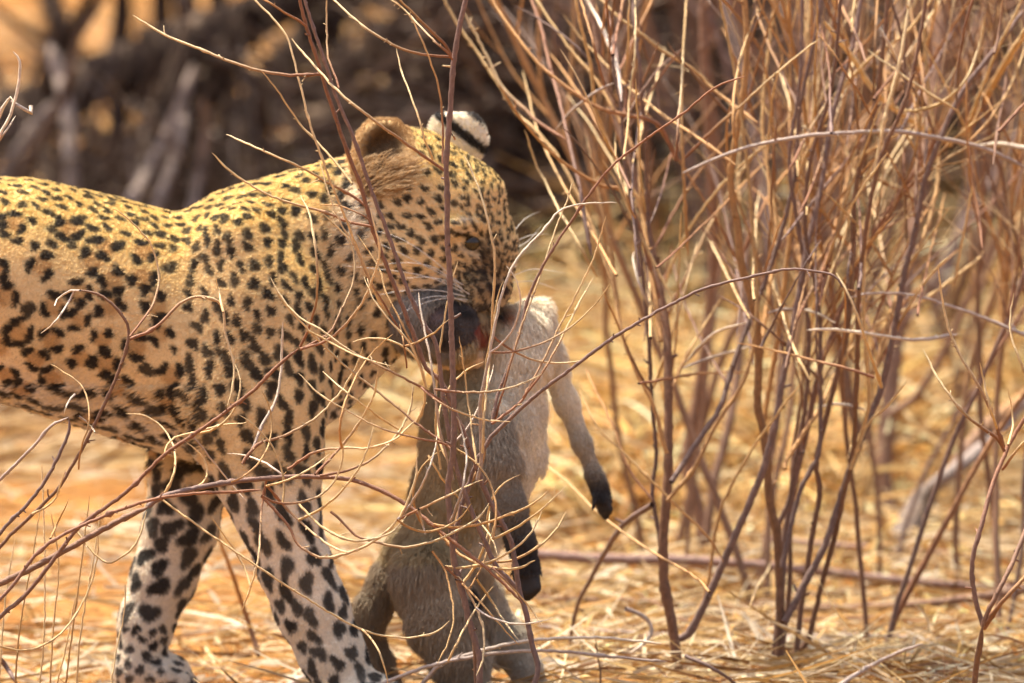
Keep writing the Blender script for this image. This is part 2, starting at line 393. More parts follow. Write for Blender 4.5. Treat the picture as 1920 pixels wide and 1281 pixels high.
L.ell((765, 470, -.045), (95, 70, 80), 10, .02)                                                       # near cheek
L.chain([(850, 400, -.015, 108, .85), (888, 470, -.02, 78, .85), (905, 535, -.025, 52, .95)], .018)     # face and muzzle
L.ell((893, 545, -.058), (38, 26, 42), 25, .008)                                                       # whisker pad
L.ell((928, 540, -.03), (28, 26, 30), 0, .008)                                                         # nose
L.chain([(770, 590, -.035, 52, .8), (840, 655, -.035, 32, .9), (895, 668, -.03, 25, 1.1)], .012)        # lower jaw
L.chain([(845, 425, -.082, 16), (900, 422, -.062, 14)], .010)                                          # brow
L.carve((880, 450, -.083), (24, 16, 15), 10, .008)
L.ell((716, 286, -.035), (54, 34, 70), 8, .008, cut=((718, 294, -.066), (45, 42, 60)))                # near ear, hollow
L.ell((859, 256, .055), (60, 20, 53), 38, .008)                                                        # far ear
LV, LF = L.mesh(); LN = normals(LV, LF)
if (LN * (LV - LV.mean(0))).sum() < 0: LF = LF[:, ::-1].copy(); LN = -LN
HP, HN = scatter(LV, LF, LN, 330000, dens=np.where(pix(LV)[0] > -160, 1.0, .35))
AP = np.vstack([LV, HP]); AN = np.vstack([LN, HN]); X, Y_ = pix(AP); D = AP[:, 1]
near_leg = (Y_ > 870) & (D < 0.0) & (X > 380); far_leg = (Y_ > 845) & (D > .02) & (X > 150); legs = Y_ > 900
head = (X > 690) & (Y_ < 560 + (X - 690) * .3)
nz = AN[:, 2]
gold, tan, pale = np.array((.76, .55, .20)), np.array((.84, .645, .35)), np.array((.90, .82, .68))
C = mixc(np.tile(tan, (len(AP), 1)), gold, sstep(.05, .75, nz) * (Y_ < 640))
C = mixc(C, pale, sstep(840, 980, Y_) * .85); C = mixc(C, pale, sstep(-.25, -.8, nz) * .8)
C = mixc(C, pale * 1.05, ((X > 620) & (Y_ < 620)) * np.exp(-((X - 668) / 34) ** 2 - ((Y_ - 400) / 85) ** 2) * .75)
C = C * (1 + .07 * vnoise(AP, 9, 5)[:, None])
spot = np.zeros(len(AP)); centre = np.zeros(len(AP))
kd = kdtree.KDTree(len(AP))
for i, p in enumerate(AP.tolist()): kd.insert(p, i)
kd.balance()
def region(x, y, d, n):
    """spacing, half width, half height in px, tilt in degrees, share of rosettes"""
    if x > 860 and y < 560: return 12.5, 5.0, 6.0, -20, 0
    if x > 690 and y < 560: return 19, 9.0, 6.5, 20, 0
    if y > 860 and x > 150:
        if d > .02: return (37, 20, 15, -35, 0) if y < 1165 else (21, 9.5, 8.5, 0, 0)
        return (38, 13, 23, -25, 0) if y < 1120 else (32, 12, 17, -25, 0)
    if x > 610: return 25, 7.5, 12, -10, 0
    if x > 350 and y > 400: return (23, 8.5, 12.5, -18, 0) if y < 640 else (28, 10.5, 16, -18, .0)
    if n > .62 and y < 480: return 22, 10.5, 7.5, 20, 0
    if y < 470: return 28, 11, 9.5, 20, .3
    if y > 730: return 37, 20, 11, 12, .1
    return 47, 15, 12, 15, .92
cand = RNG.choice(len(LV), 60000, replace=False); cx, cy = pix(LV[cand]); acc_p, acc_s = np.zeros((0, 3)), np.zeros(0); acc = []
for c, x, y in zip(cand, cx, cy):
    sp, hw, hh, an, ro = region(x, y, LV[c, 1], LN[c, 2]); s = sp / PXM
    if len(acc) and (np.linalg.norm(acc_p - LV[c], axis=1) < .5 * (acc_s + s)).any(): continue
    acc_p = np.vstack([acc_p, LV[c]]); acc_s = np.append(acc_s, s); acc.append((c, hw, hh, an, ro))
def blob(ctr, n, hw, hh, ang, amount, seed):
    e1 = np.array((1., 0, 0)); e1 = e1 - n * e1.dot(n); 
    if np.linalg.norm(e1) < .2: e1 = np.array((0, 1., 0)) - n * n[1]
    e1 /= np.linalg.norm(e1); e2 = np.cross(n, e1); e2 *= np.sign(e2[2] + 1e-6)
    a = math.radians(ang); f1, f2 = e1 * math.cos(a) - e2 * math.sin(a), e1 * math.sin(a) + e2 * math.cos(a)
    R = max(hw, hh) / PXM * 1.6
    idx = np.array([i for _, i, _ in kd.find_range(ctr, R)])
    if not len(idx): return
    q = AP[idx] - ctr; q = q[:, :]; u, v = q @ f1 / (hw / PXM), q @ f2 / (hh / PXM); th = np.arctan2(v, u)
    g = np.random.default_rng(seed); lob = 1 + .18 * np.cos(2 * th + g.uniform(0, 6)) + .14 * np.cos(3 * th + g.uniform(0, 6))
    rr = np.sqrt(u * u + v * v) / lob * (1 + .07 * vnoise(AP[idx], 110, 9))
    w = sstep(1.14, .80, rr) * amount
    spot[idx] = np.maximum(spot[idx], w)
for si, (c, hw, hh, an, ro) in enumerate(acc):
    n = LN[c]; ctr = LV[c]; g = np.random.default_rng(si); sc = g.uniform(.95, 1.22)
    if g.random() < ro:                          # rosette: two to four blobs round a darker tan middle
        m = g.integers(3, 5); a0 = g.uniform(0, 6.28); gap = g.random() < .6
        e1 = np.array((1., 0, 0)) - n * n[0]; e1 /= np.linalg.norm(e1) + 1e-9; e2 = np.cross(n, e1)
        for k in range(m):
            if gap and k == 0 and m == 4: continue
            a = a0 + k * 6.283 / m + g.uniform(-.25, .25); rr = 18.5 * sc / PXM
            blob(ctr + (e1 * math.cos(a) + e2 * math.sin(a)) * rr, n, 13 * sc, 8.5 * sc, -math.degrees(a) + 90, 1.0, si * 7 + k)
        idx = np.array([i for _, i, _ in kd.find_range(ctr, 22 * sc / PXM)])
        if len(idx): centre[idx] = np.maximum(centre[idx], .75 * sstep(22 * sc / PXM, 12 * sc / PXM, np.linalg.norm(AP[idx] - ctr, axis=1)))
    else: blob(ctr, n, hw * sc, hh * sc, an + g.uniform(-22, 22), g.uniform(.9, 1), si * 7)
for q, c in enumerate(RNG.choice(len(LV), 14000, replace=False)):       # small single spots in whatever gaps are left on trunk and shoulder
    x, y = X[c], Y_[c]
    if x > 690 or y > 850 or y < 300: continue
    rad_ = (21 if x < 350 and y > 470 else 15) / PXM
    idx = np.array([i for _, i, _ in kd.find_range(LV[c], rad_)])
    if spot[idx].max() < .3 and centre[idx].max() < .25: blob(LV[c], LN[c], RNG.uniform(8, 12), RNG.uniform(7, 10), RNG.uniform(0, 180), 1.0, 90000 + q)
earn = (((X - 716) / 66) ** 2 + ((Y_ - 290) / 86) ** 2 < 1) & (D < .03)
dx, dy = X - 860, Y_ - 258
ca, sa = math.cos(math.radians(38)), math.sin(math.radians(38)); eu, ew = dx * ca + dy * sa, -dx * sa + dy * ca
earf = ((eu / 70) ** 2 + (ew / 66) ** 2 < 1) & (D > .032)
spot[earn | earf] = 0
C = mixc(C, (.54, .31, .11), centre)
black = np.array((.012, .009, .008))
face_dark = np.exp(-((X - 915) / 40) ** 2 - ((Y_ - 520) / 70) ** 2) * head
C = mixc(C, (.24, .15, .08), np.clip(face_dark * 1.2, 0, 1) * .8)
C = mixc(C, black, np.clip(spot, 0, 1) * .97)
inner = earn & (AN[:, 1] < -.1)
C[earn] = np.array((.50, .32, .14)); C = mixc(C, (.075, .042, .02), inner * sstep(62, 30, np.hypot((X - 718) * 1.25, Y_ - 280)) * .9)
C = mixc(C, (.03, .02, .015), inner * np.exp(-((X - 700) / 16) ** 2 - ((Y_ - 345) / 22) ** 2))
ear_b = np.tile(np.array((.86, .78, .62)), (len(AP), 1))
ear_b = mixc(ear_b, (.025, .022, .020), sstep(-20, -16, ew) * sstep(2, -3, ew)); ear_b = mixc(ear_b, (.05, .045, .04), sstep(-40, -46, ew))
C = np.where(earf[:, None], ear_b, C)
wp = (((X - 893) / 42) ** 2 + ((Y_ - 545) / 46) ** 2 < 1) & (D < -.03)               # dark whisker rows on the muzzle
C = mixc(C, (.03, .022, .018), wp * sstep(.35, .8, np.sin(((X - 893) * .88 - (Y_ - 545) * .47) / 3.6) ) * .9)
C = mixc(C, (.80, .70, .55), np.exp(-((X - 872) / 20) ** 2 - ((Y_ - 413) / 5) ** 2) * head * .85)
lid = (Y_ - (438 + (X - 860) * .42)) 
C = mixc(C, (.012, .009, .008), np.exp(-(lid / 4.5) ** 2) * (np.abs(X - 884) < 26) * head * .97)
C = mixc(C, (.012, .009, .008), np.exp(-((lid - 19) / 3.5) ** 2) * (np.abs(X - 886) < 18) * head * .9)
C = mixc(C, (.78, .68, .50), np.exp(-((lid - 28) / 5) ** 2) * (np.abs(X - 880) < 20) * head * .7)
C = mixc(C, (.02, .015, .012), np.exp(-((X - 912) / 8) ** 2 - ((Y_ - 480) / 22) ** 2) * head * .8)
chin = (Y_ > 640) & (X > 800) & (D < .05)
C = mixc(C, (.82, .62, .40), chin * .8)
C = mixc(C, (.05, .03, .025), (((X - 935) / 18) ** 2 + ((Y_ - 545) / 14) ** 2 < 1) * 1.0)
C = np.clip(C, 0, 1)
leopard = empty('leopard', (-.35, 0, 0))
tag(leopard, 'spotted leopard walking right behind the twigs, a dead monkey in its jaws', 'leopard')
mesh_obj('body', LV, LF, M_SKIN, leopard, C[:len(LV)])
HX, HY, HD = X[len(LV):], Y_[len(LV):], D[len(LV):]
flow = np.tile(np.array((-1., 0, -.45)), (len(HP), 1)); lg = HY > 880
flow[lg] = np.array((.05, 0, -1.))
hd = (HX > 700) & (HY < 600); flow[hd] = HP[hd] - W(950, 520, -.05); flow[hd] /= np.linalg.norm(flow[hd], axis=1)[:, None]
ln = np.full(len(HP), .0050) * (1 + .3 * vnoise(HP, 8, 41)); ln[lg] = .0045; ln[hd] = .0048; ln[(HY > 720) & ~lg & (HX < 380)] = .013
ln[(HX > 610) & (HX < 700) & (HY < 620)] = .010
er = earn[len(LV):] | earf[len(LV):]; ln[er] = .0055
lift = np.full(len(HP), .30); lift[er] = .7
ihair = inner[len(LV):] & (HY > 300) & (RNG.random(len(HP)) < .35); ln[inner[len(LV):]] = .004; ln[ihair] = .024; flow[ihair] = np.array((.9, -.2, .25))
CH = C[len(LV):].copy(); CH[ihair] = (.52, .36, .19)
fur('fur', HP, HN, flow, ln, CH, .00042, lift, leopard)
b = Batch()
for (x0, y0, pts) in ((868, 548, [(810, 522), (740, 508), (640, 498)]), (866, 541, [(820, 505), (770, 493), (705, 497)]), (872, 556, [(820, 545), (760, 545), (695, 556)]),
                      (868, 534, [(800, 500), (740, 470), (690, 448)]), (876, 562, [(830, 560), (785, 572), (748, 590)]), (874, 566, [(838, 556), (800, 558), (770, 570)]),
                      (860, 530, [(800, 478), (745, 445), (690, 430)]), (880, 552, [(840, 528), (800, 520), (755, 522)])):
    P = [W(x0, y0, -.082)] + [W(x, y, -.10 - .012 * i) for i, (x, y) in enumerate(pts)]
    b = Batch(); b.twig(catmull(P, .006), .0006, .00015, (.70, .66, .58), (.9, .88, .82), 5, 0, 0); b.build('whisker', M_SMOOTH, leopard)
for (x0, y0, pts) in ((958, 440, [(985, 410), (1015, 395)]), (960, 455, [(1000, 440), (1030, 440)]), (955, 520, [(1000, 505), (1060, 512)]), (955, 530, [(1000, 528), (1050, 545)]), (956, 470, [(990, 452), (1018, 420)])):
    P = [W(x0, y0, -.0)] + [W(x, y, .02 + .02 * i) for i, (x, y) in enumerate(pts)]
    b = Batch(); b.twig(catmull(P, .006), .0005, .00015, (.70, .66, .58), (.9, .88, .82), 5, 0, 0); b.build('whisker', M_SMOOTH, leopard)
def ball(c, r, col, name, parent, mat, sq=(1, 1, 1), n=12):
    th = np.linspace(0, math.pi, n); ph = np.arange(2 * n) / (2 * n) * 2 * math.pi
    V = np.array([[math.sin(t) * math.cos(p), math.sin(t) * math.sin(p), math.cos(t)] for t in th for p in ph]) * r * np.array(sq) + c
    m = 2 * n; F = np.array([[i * m + j, i * m + (j + 1) % m, (i + 1) * m + (j + 1) % m, (i + 1) * m + j] for i in range(n - 1) for j in range(m)])
    return mesh_obj(name, V, F, mat, parent, np.tile(col, (len(V), 1)))
ball(W(884, 455, -.062), .0120, (.035, .024, .010), 'eye', leopard, mat_attr('wet_eye', .06, 50, .1, 0, spec=.6))

# ---- dead vervet-like monkey hanging from the jaws
K = Field((-.26, -.20, -.03), (.20, .20, .56), .0034)
K.chain([(800, 600, -.045, 66, .85), (845, 615, -.055, 56, .9)], .012)                                  # head
K.chain([(842, 606, -.068, 42, .8), (862, 634, -.066, 30, .9)], .014)                                    # dark face and snout
K.chain([(860, 620, -.03, 46, 1), (930, 630, -.005, 48, 1), (972, 640, .01, 48, 1)], .015)               # neck
K.chain([(972, 628, .010, 44, 1), (950, 690, .0, 66, .85), (907, 780, -.005, 94, .72), (893, 870, -.005, 92, .72), (866, 960, 0, 86, .75),
         (832, 1050, 0, 78, .8), (818, 1105, 0, 70, .8)], .02)
K.chain([(945, 760, .02, 62, .9), (945, 860, .03, 60, .9), (915, 960, .02, 55, .9)], .02)                 # pale belly
K.chain([(1000, 592, .03, 29), (1028, 665, .045, 23), (1062, 755, .05, 18), (1090, 830, .05, 14.5), (1114, 890, .05, 11.5), (1124, 915, .05, 12)], .012)
K.chain([(905, 790, -.07, 44, .8), (930, 870, -.085, 34, .9), (955, 950, -.09, 28), (978, 1020, -.09, 22), (988, 1062, -.09, 19)], .012)
K.chain([(1122, 905, .05, 13, .8), (1129, 932, .05, 15, .7)], .006); K.chain([(986, 1055, -.09, 20, .8), (991, 1083, -.09, 23, .7)], .006)
for k, (dx, l) in enumerate(((-9, 34), (-2, 42), (6, 40), (13, 30))):
    K.chain([(1128 + dx * .8, 935, .05 - .004 * k, 7), (1132 + dx, 955, .05 - .006 * k, 6), (1136 + dx * .9, 935 + l, .052 - .006 * k, 5)], .003)
    K.chain([(988 + dx * 1.3, 1085, -.09 - .003 * k, 9), (990 + dx * 1.4, 1085 + l * .6, -.095 - .003 * k, 8), (986 + dx * 1.2, 1082 + l, -.083 - .003 * k, 7)], .003)
K.chain([(1120, 925, .04, 7), (1113, 948, .035, 5.5), (1108, 960, .035, 5)], .003)
K.chain([(972, 1060, -.10, 8), (966, 1082, -.105, 7), (970, 1100, -.10, 6)], .003)
K.chain([(808, 1085, -.045, 66, .7), (832, 1165, -.055, 58, .75), (862, 1235, -.055, 44, .85), (872, row_of(-.05, .045), -.05, 36), (880, row_of(-.05, .018), -.05, 24)], .014)  # near hind leg
K.chain([(865, row_of(-.05, .014), -.05, 22), (930, row_of(-.05, .012), -.055, 17)], .008)
K.chain([(845, 1070, .04, 56, .9), (900, 1140, .05, 42), (950, 1205, .055, 36), (985, 1255, .055, 25), (1005, row_of(.055, .014), .055, 20)], .014)   # second hind leg
K.chain([(1005, row_of(.055, .012), .055, 19), (1065, row_of(.055, .010), .05, 14)], .008)
K.chain([(785, 1030, .05, 48), (735, 1085, .06, 34), (700, 1140, .065, 24), (692, 1168, .065, 20), (712, 1235, .075, 17), (735, row_of(.08, .01), .08, 13)], .012)  # tail root, hanging
K.chain([(735, row_of(.08, .012), .08, 13), (650, row_of(.12, .010), .12, 11), (560, row_of(.15, .010), .15, 10), (500, row_of(.14, .010), .14, 9)], .008)
KV, KF = K.mesh(); KN = normals(KV, KF)
if (KN * (KV - KV.mean(0))).sum() < 0: KF = KF[:, ::-1].copy(); KN = -KN
kp, kn = scatter(KV, KF, KN, 150000)
AP = np.vstack([KV, kp]); AN = np.vstack([KN, kn]); X, Y_ = pix(AP); D = AP[:, 1]
back, grey, cream, dark = np.array((.44, .335, .185)), np.array((.37, .305, .225)), np.array((.86, .77, .60)), np.array((.045, .038, .034))
axis = np.interp(Y_, [560, 700, 800, 900, 1000, 1100, 1281], [960, 925, 915, 915, 900, 850, 830])
C = mixc(np.tile(back, (len(AP), 1)), cream, sstep(-30, 25, X - axis) * (Y_ < 1050))
armn = (D < -.055) & (Y_ > 770) & (X > 870) & (Y_ < 1135); C = np.where(armn[:, None], mixc(np.tile(grey, (len(AP), 1)), dark, sstep(880, 1040, Y_)), C)
armf = (X > 1000 + (Y_ - 640) * .15) & (Y_ < 1000) & (Y_ > 600)
C = np.where(armf[:, None], mixc(mixc(np.tile(cream, (len(AP), 1)), grey, sstep(740, 860, Y_) * .8), dark, sstep(850, 925, Y_)), C)
lgm = (Y_ > 1050) & ~armn; C = np.where(lgm[:, None], mixc(np.tile(np.array((.36, .28, .19)), (len(AP), 1)), cream * .8, sstep(885, 930, X) * .6), C)
C = mixc(C, dark, sstep(1290, 1330, Y_)); C = mixc(C, (.60, .50, .36), ((X > 790) & (X < 870)) * np.exp(-((Y_ - 1080) / 45) ** 2) * sstep(820, 860, X) * .8)
hdm = (X < 850) & (Y_ < 690); C = np.where(hdm[:, None], mixc(np.tile(np.array((.29, .25, .20)), (len(AP), 1)), (.50, .46, .40), (np.exp(-((X - 775) / 30) ** 2 - ((Y_ - 545) / 30) ** 2))), C)
fc = (((X - 846) / 52) ** 2 + ((Y_ - 612) / 46) ** 2 < 1 + .35 * vnoise(AP, 25, 33)) & (D < -.04)
C = np.where(fc[:, None], np.array((.095, .080, .072)) * (1 + .4 * vnoise(AP, 30, 31)[:, None]), C)
C = mixc(C, (.24, .19, .185), fc * np.exp(-((X - 818) / 16) ** 2 - ((Y_ - 590) / 14) ** 2))
C = mixc(C, dark * .5, fc * np.exp(-((X - 872) / 25) ** 2 - ((Y_ - 588) / 8) ** 2)); C = mixc(C, dark * .6, fc * np.exp(-((X - 830) / 14) ** 2 - ((Y_ - 640) / 12) ** 2))
wound = (1 + .5 * vnoise(AP, 60, 21)) * np.exp(-((X - 904) / 17) ** 2 - ((Y_ - 630) / 30) ** 2) * (D < .0)
C = mixc(C, (.14, .028, .022), sstep(.25, .7, wound) * .92); C = mixc(C, (.27, .095, .08), np.clip(vnoise(AP, 90, 22), 0, 1) * np.exp(-((X - 905) / 18) ** 2 - ((Y_ - 625) / 20) ** 2))
C = mixc(C, (.42, .17, .07), np.exp(-((X - 945) / 16) ** 2 - ((Y_ - 592) / 10) ** 2)); C = mixc(C, dark * .5, np.exp(-((X - 935) / 9) ** 2 - ((Y_ - 590) / 9) ** 2))
C = np.clip(C * (1 + .09 * vnoise(AP, 16, 8)[:, None]), 0, 1)
monkey = empty('dead_monkey', (-.05, 0, 0))
tag(monkey, 'limp grey and cream monkey with black hands hanging from the leopard\'s jaws', 'monkey')
mesh_obj('body', KV, KF, M_SKIN, monkey, C[:len(KV)])
hX, hY = X[len(KV):], Y_[len(KV):]
keep = ~(wound > .5)[len(KV):] & ~((hY > 1075) & (hX > 955) & (hY < 1140)) & ~((hY > 940) & (hX > 1090))
fl = np.tile(np.array((-.05, 0, -1.)), (len(kp), 1)); kl = np.full(len(kp), .017) * (1 + .35 * vnoise(kp, 12, 77)); kl[(hY > 880) & (hX > 930)] = .007; kl[(hX > 1000 + (hY - 640) * .15) & (hY > 690)] = .0065; kl[hdm[len(KV):]] = .016; kl[fc[len(KV):]] = .005
fur('fur', kp[keep], kn[keep], fl[keep], kl[keep], C[len(KV):][keep], .00042, np.clip(.42 + .3 * vnoise(kp[keep], 14, 78), .15, .9), monkey)
# ---------------------------------------------------------------- twigs and shrubs
STRAW, STRAW2, RED, ORANGE, PURPLE, GREY, WHITE, BROWN = (.56, .38, .175), (.69, .53, .29), (.25, .115, .06), (.46, .25, .095), (.185, .120, .098), (.40, .32, .27), (.68, .58, .44), (.21, .115, .07)
KINDS = {'s': (STRAW, STRAW2), 'm': (RED, STRAW2), 'o': (ORANGE, STRAW), 'r': (RED, ORANGE), 'p': (PURPLE, PURPLE), 'pr': (PURPLE, RED), 'g': (GREY, GREY), 'w': (GREY, WHITE), 'b': (BROWN, BROWN), 'bo': (BROWN, ORANGE)}
KINDS['pk'] = ((.27, .165, .135), (.30, .19, .15)); KINDS['d'] = ((.12, .085, .064), (.14, .10, .075)); KINDS['dg'] = ((.30, .24, .205), (.34, .27, .23))
def wobble_depth(n, d0, d1, amp):
    t = np.linspace(0, 1, n); return d0 + (d1 - d0) * t + amp * np.sin(t * RNG.uniform(2, 6) + RNG.uniform(0, 6))
def traced(parent, name, kind, w0, w1, pts, d0, d1=None, amp=.03, sides=6, mat=None, knots=.05):
    d1 = d0 if d1 is None else d1
    P2 = catmull(np.array(pts, float), 9.0); n = len(P2); d = wobble_depth(n, d0, d1, amp)
    P = np.array([W(x, y, dd) for (x, y), dd in zip(P2, d)])
    s = scale_at(d0); P = P + RNG.normal(0, .45 * s, P.shape)
    c0, c1 = KINDS[kind]; b = Batch(); j = RNG.uniform(.85, 1.15)
    b.twig(P, w0 * s * .5, w1 * s * .5, np.array(c0) * j, np.array(c1) * j, sides, knots, soft=name == 'twig' and d0 > 0)
    if mat is None and n > 8:                    # buds and broken spurs
        for q in RNG.integers(2, n - 2, int(n * (.22 if kind in ('p', 'pr', 'r', 'm', 'b', 'bo') else .08))):
            t = P[q + 1] - P[q]; t /= np.linalg.norm(t) + 1e-9; v = np.cross(t, RNG.normal(size=3)); v = v / (np.linalg.norm(v) + 1e-9) + t * RNG.uniform(.3, 1.0); v /= np.linalg.norm(v)
            l = (RNG.uniform(4, 9) if RNG.random() < .8 else RNG.uniform(10, 24)) * s; r_ = (w0 + (w1 - w0) * q / n) * s * .5
            b.twig(P[q] + v * np.array([[0], [.5], [1]]) * l + RNG.normal(0, .05 * l, (3, 3)) * np.array([[0], [1], [1]]), r_ * .6, r_ * .35, np.array(c0) * j, np.array(c1) * j * .9, 5, 0)
    o = b.build(name, mat or M_BARK, parent); return o
def plant(name, label, cat, px, d, group=None):
    y = d; x = (px - 960) * scale_at(d); return tag(empty(name, (x, y, 0)), label, cat, group)
FD = -.55                                        # depth of the sharp foreground twigs
# the slender shrub in front of the leopard's head and the monkey
A = plant('slender_shrub', 'slender purple stemmed shrub with pale curling twigs in front of leopard head and monkey', 'shrub', 905, FD)
A_T = [
 ('stem', 'p', 14, 11, [(908, 1440), (899, 1281), (899, 1235), (882, 1173), (865, 1100), (851, 1050), (845, 976), (840, 920), (851, 830), (850, 727), (848, 660), (845, 570), (842, 494), (838, 427), (839, 383), (837, 300), (842, 240), (847, 160), (852, 110), (860, 57), (873, 0), (882, -50)]),
 ('stem', 'pr', 12, 7, [(915, 1440), (1003, 1281), (997, 1204), (987, 1154), (973, 1104), (967, 1061), (957, 1014), (933, 964), (910, 920), (882, 841), (857, 785), (830, 720), (799, 690), (783, 647), (754, 574), (718, 480), (697, 424), (677, 350), (653, 290), (616, 180), (597, 120), (572, 40), (556, -30)]),
 ('stem', 'p', 11, 7, [(970, 1104), (930, 1061), (907, 1011), (880, 947), (857, 881), (836, 780), (819, 651), (791, 602), (762, 537), (742, 480), (722, 424), (697, 359), (665, 265), (630, 180), (610, 120), (590, 60), (565, -20)]),
 ('stem', 'bo', 9, 7, [(900, 1430), (893, 1281), (887, 1187), (873, 1137), (857, 1087), (847, 1027), (860, 961), (880, 911), (907, 854), (903, 800), (905, 740), (913, 694), (922, 627), (923, 577)]),
 ('branch', 'p', 10, 5, [(851, 1050), (857, 988), (871, 931), (893, 870), (921, 819), (930, 810), (990, 754), (1073, 690), (1160, 627), (1280, 560), (1347, 534), (1467, 507), (1513, 507), (1563, 517), (1580, 540)]),
 ('branch', 'pr', 7, 4, [(922, 795), (933, 743), (957, 677), (977, 614), (987, 570), (1007, 520), (1030, 477), (1063, 427), (1140, 320), (1213, 260), (1280, 213), (1343, 163), (1397, 143)]),
 ('branch', 'w', 8, 4, [(895, 900), (903, 854), (900, 760), (913, 694), (933, 584), (953, 517), (977, 477), (1023, 427), (1047, 397), (1087, 383), (1157, 380)]),
 ('twig', 'm', 5, 3, [(925, 792), (930, 780), (973, 627), (1007, 534), (1043, 427), (1063, 377), (1075, 340)]),
 ('twig', 's', 6, 3, [(905, 850), (908, 780), (913, 727), (920, 660), (927, 600), (933, 560), (943, 528)]),
 ('twig', 'm', 6, 3, [(922, 795), (973, 757), (993, 724), (1020, 674), (1053, 604), (1087, 540), (1113, 484), (1130, 427), (1135, 405)]),
 ('twig', 'm', 5, 3, [(980, 747), (1020, 694), (1053, 634), (1083, 574), (1113, 520)]),
 ('twig', 's', 6, 4, [(902, 780), (907, 727), (913, 677), (922, 627), (923, 577), (928, 494), (918, 427), (903, 370), (887, 327), (870, 290)]),
 ('twig', 'm', 5, 3, [(830, 307), (830, 227), (823, 167), (810, 123), (790, 73), (767, 27), (735, 0), (700, -30)]),
 ('twig', 'r', 7, 4, [(850, 110), (837, 87), (807, 57), (780, 30), (750, 0), (730, -30)]),
 ('twig', 'm', 5, 3, [(848, 112), (840, 100), (810, 73), (777, 37), (740, 0)]),
 ('twig', 'm', 6, 4, [(852, 108), (843, 107), (790, 102), (750, 90), (717, 73), (673, 43), (640, 13), (600, -25)]),
 ('twig', 's', 5, 3, [(812, 300), (810, 293), (797, 263), (787, 227), (773, 187), (753, 133), (743, 90)]),
 ('twig', 'm', 7, 5, [(837, 322), (830, 317), (800, 297), (767, 273), (730, 247), (690, 217), (640, 177), (607, 143), (580, 113), (547, 73)]),
 ('twig', 's', 6, 4, [(720, 580), (700, 540), (660, 440), (640, 390), (617, 333), (593, 267), (580, 227), (563, 160), (550, 110), (537, 67), (510, 33), (478, 0), (460, -25)]),
 ('twig', 'm', 5, 3, [(635, 165), (630, 147), (615, 107), (613, 67), (612, 0), (612, -25)]),
 ('twig', 'r', 5, 4, [(575, 50), (563, 40), (533, 23), (498, 0), (470, -15)]),
 ('twig', 'm', 7, 5, [(605, 140), (600, 139), (545, 141), (490, 133), (430, 115), (365, 88), (310, 66), (248, 28)]),
 ('twig', 's', 6, 3, [(660, 345), (650, 330), (625, 300), (590, 262), (560, 230), (520, 170), (489, 131)]),
 ('twig', 'm', 6, 4, [(690, 395), (680, 380), (620, 345), (560, 312), (480, 277), (424, 252)]),
 ('twig', 'm', 6, 4, [(700, 425), (650, 415), (610, 398), (560, 385), (510, 369), (475, 350), (430, 320), (398, 287)]),
 ('twig', 'm', 6, 4, [(840, 762), (790, 727), (740, 700), (673, 667), (640, 647), (600, 617), (560, 594), (527, 557), (507, 520)]),
 ('twig', 'm', 6, 4, [(848, 845), (827, 827), (780, 794), (740, 760), (690, 720), (640, 680), (580, 620), (530, 565), (517, 540)]),
 ('twig', 'm', 5, 3, [(840, 835), (827, 830), (773, 820), (707, 800), (640, 764), (600, 740), (560, 700)]),
 ('twig', 's', 5, 3, [(800, 730), (785, 680), (765, 640), (730, 600), (700, 560), (682, 518)]),
 ('twig', 'w', 6, 4, [(850, 900), (835, 850), (822, 790), (815, 730), (808, 680), (800, 640), (790, 590), (784, 548)]),
 ('twig', 's', 5, 3, [(826, 880), (818, 820), (818, 740), (822, 680), (830, 620), (840, 560), (858, 490)]),
 ('twig', 'o', 5, 3, [(790, 690), (770, 640), (745, 590), (722, 545), (712, 505), (690, 470), (670, 440)]),
 ('twig', 'r', 4, 3, [(762, 690), (758, 650), (752, 620), (749, 608)]),
 ('twig', 'm', 5, 3, [(750, 620), (720, 570), (690, 520), (665, 460), (640, 420), (615, 360), (600, 300)]),
 ('twig', 'r', 4, 3, [(700, 430), (690, 410), (660, 395), (630, 385), (600, 385)]),
 ('twig', 'r', 5, 4, [(841, 246), (846, 250), (851, 256), (853, 262)]),
 ('twig', 's', 5, 3, [(846, 126), (838, 125), (829, 124)]),
 ('twig', 'o', 5, 3, [(810, 1034), (833, 1067), (847, 1121), (850, 1164), (840, 1204), (820, 1244)]),
 ('twig', 'm', 6, 4, [(835, 1062), (867, 1094), (893, 1141), (907, 1187), (905, 1237), (893, 1267)]),
 ('twig', 's', 5, 4, [(893, 1084), (920, 1124), (947, 1167), (973, 1201)]),
 ('twig', 's', 5, 4, [(803, 854), (827, 894), (857, 931), (893, 971), (923, 1011), (933, 1041)]),
 ('twig', 's', 5, 3, [(840, 1240), (870, 1180), (900, 1130), (925, 1098)]),
 ('twig', 'o', 4, 3, [(880, 1103), (905, 1060), (920, 1010), (933, 965)]),
]
for i, (nm, k, w0, w1, pts) in enumerate(A_T):
    traced(A, nm, k, w0 * .92, w1 * .92, pts, FD + RNG.uniform(-.05, .05), None, .03, 8 if nm == 'stem' else 6, knots=.10 if k in ('p', 'pr', 'r') else .05)
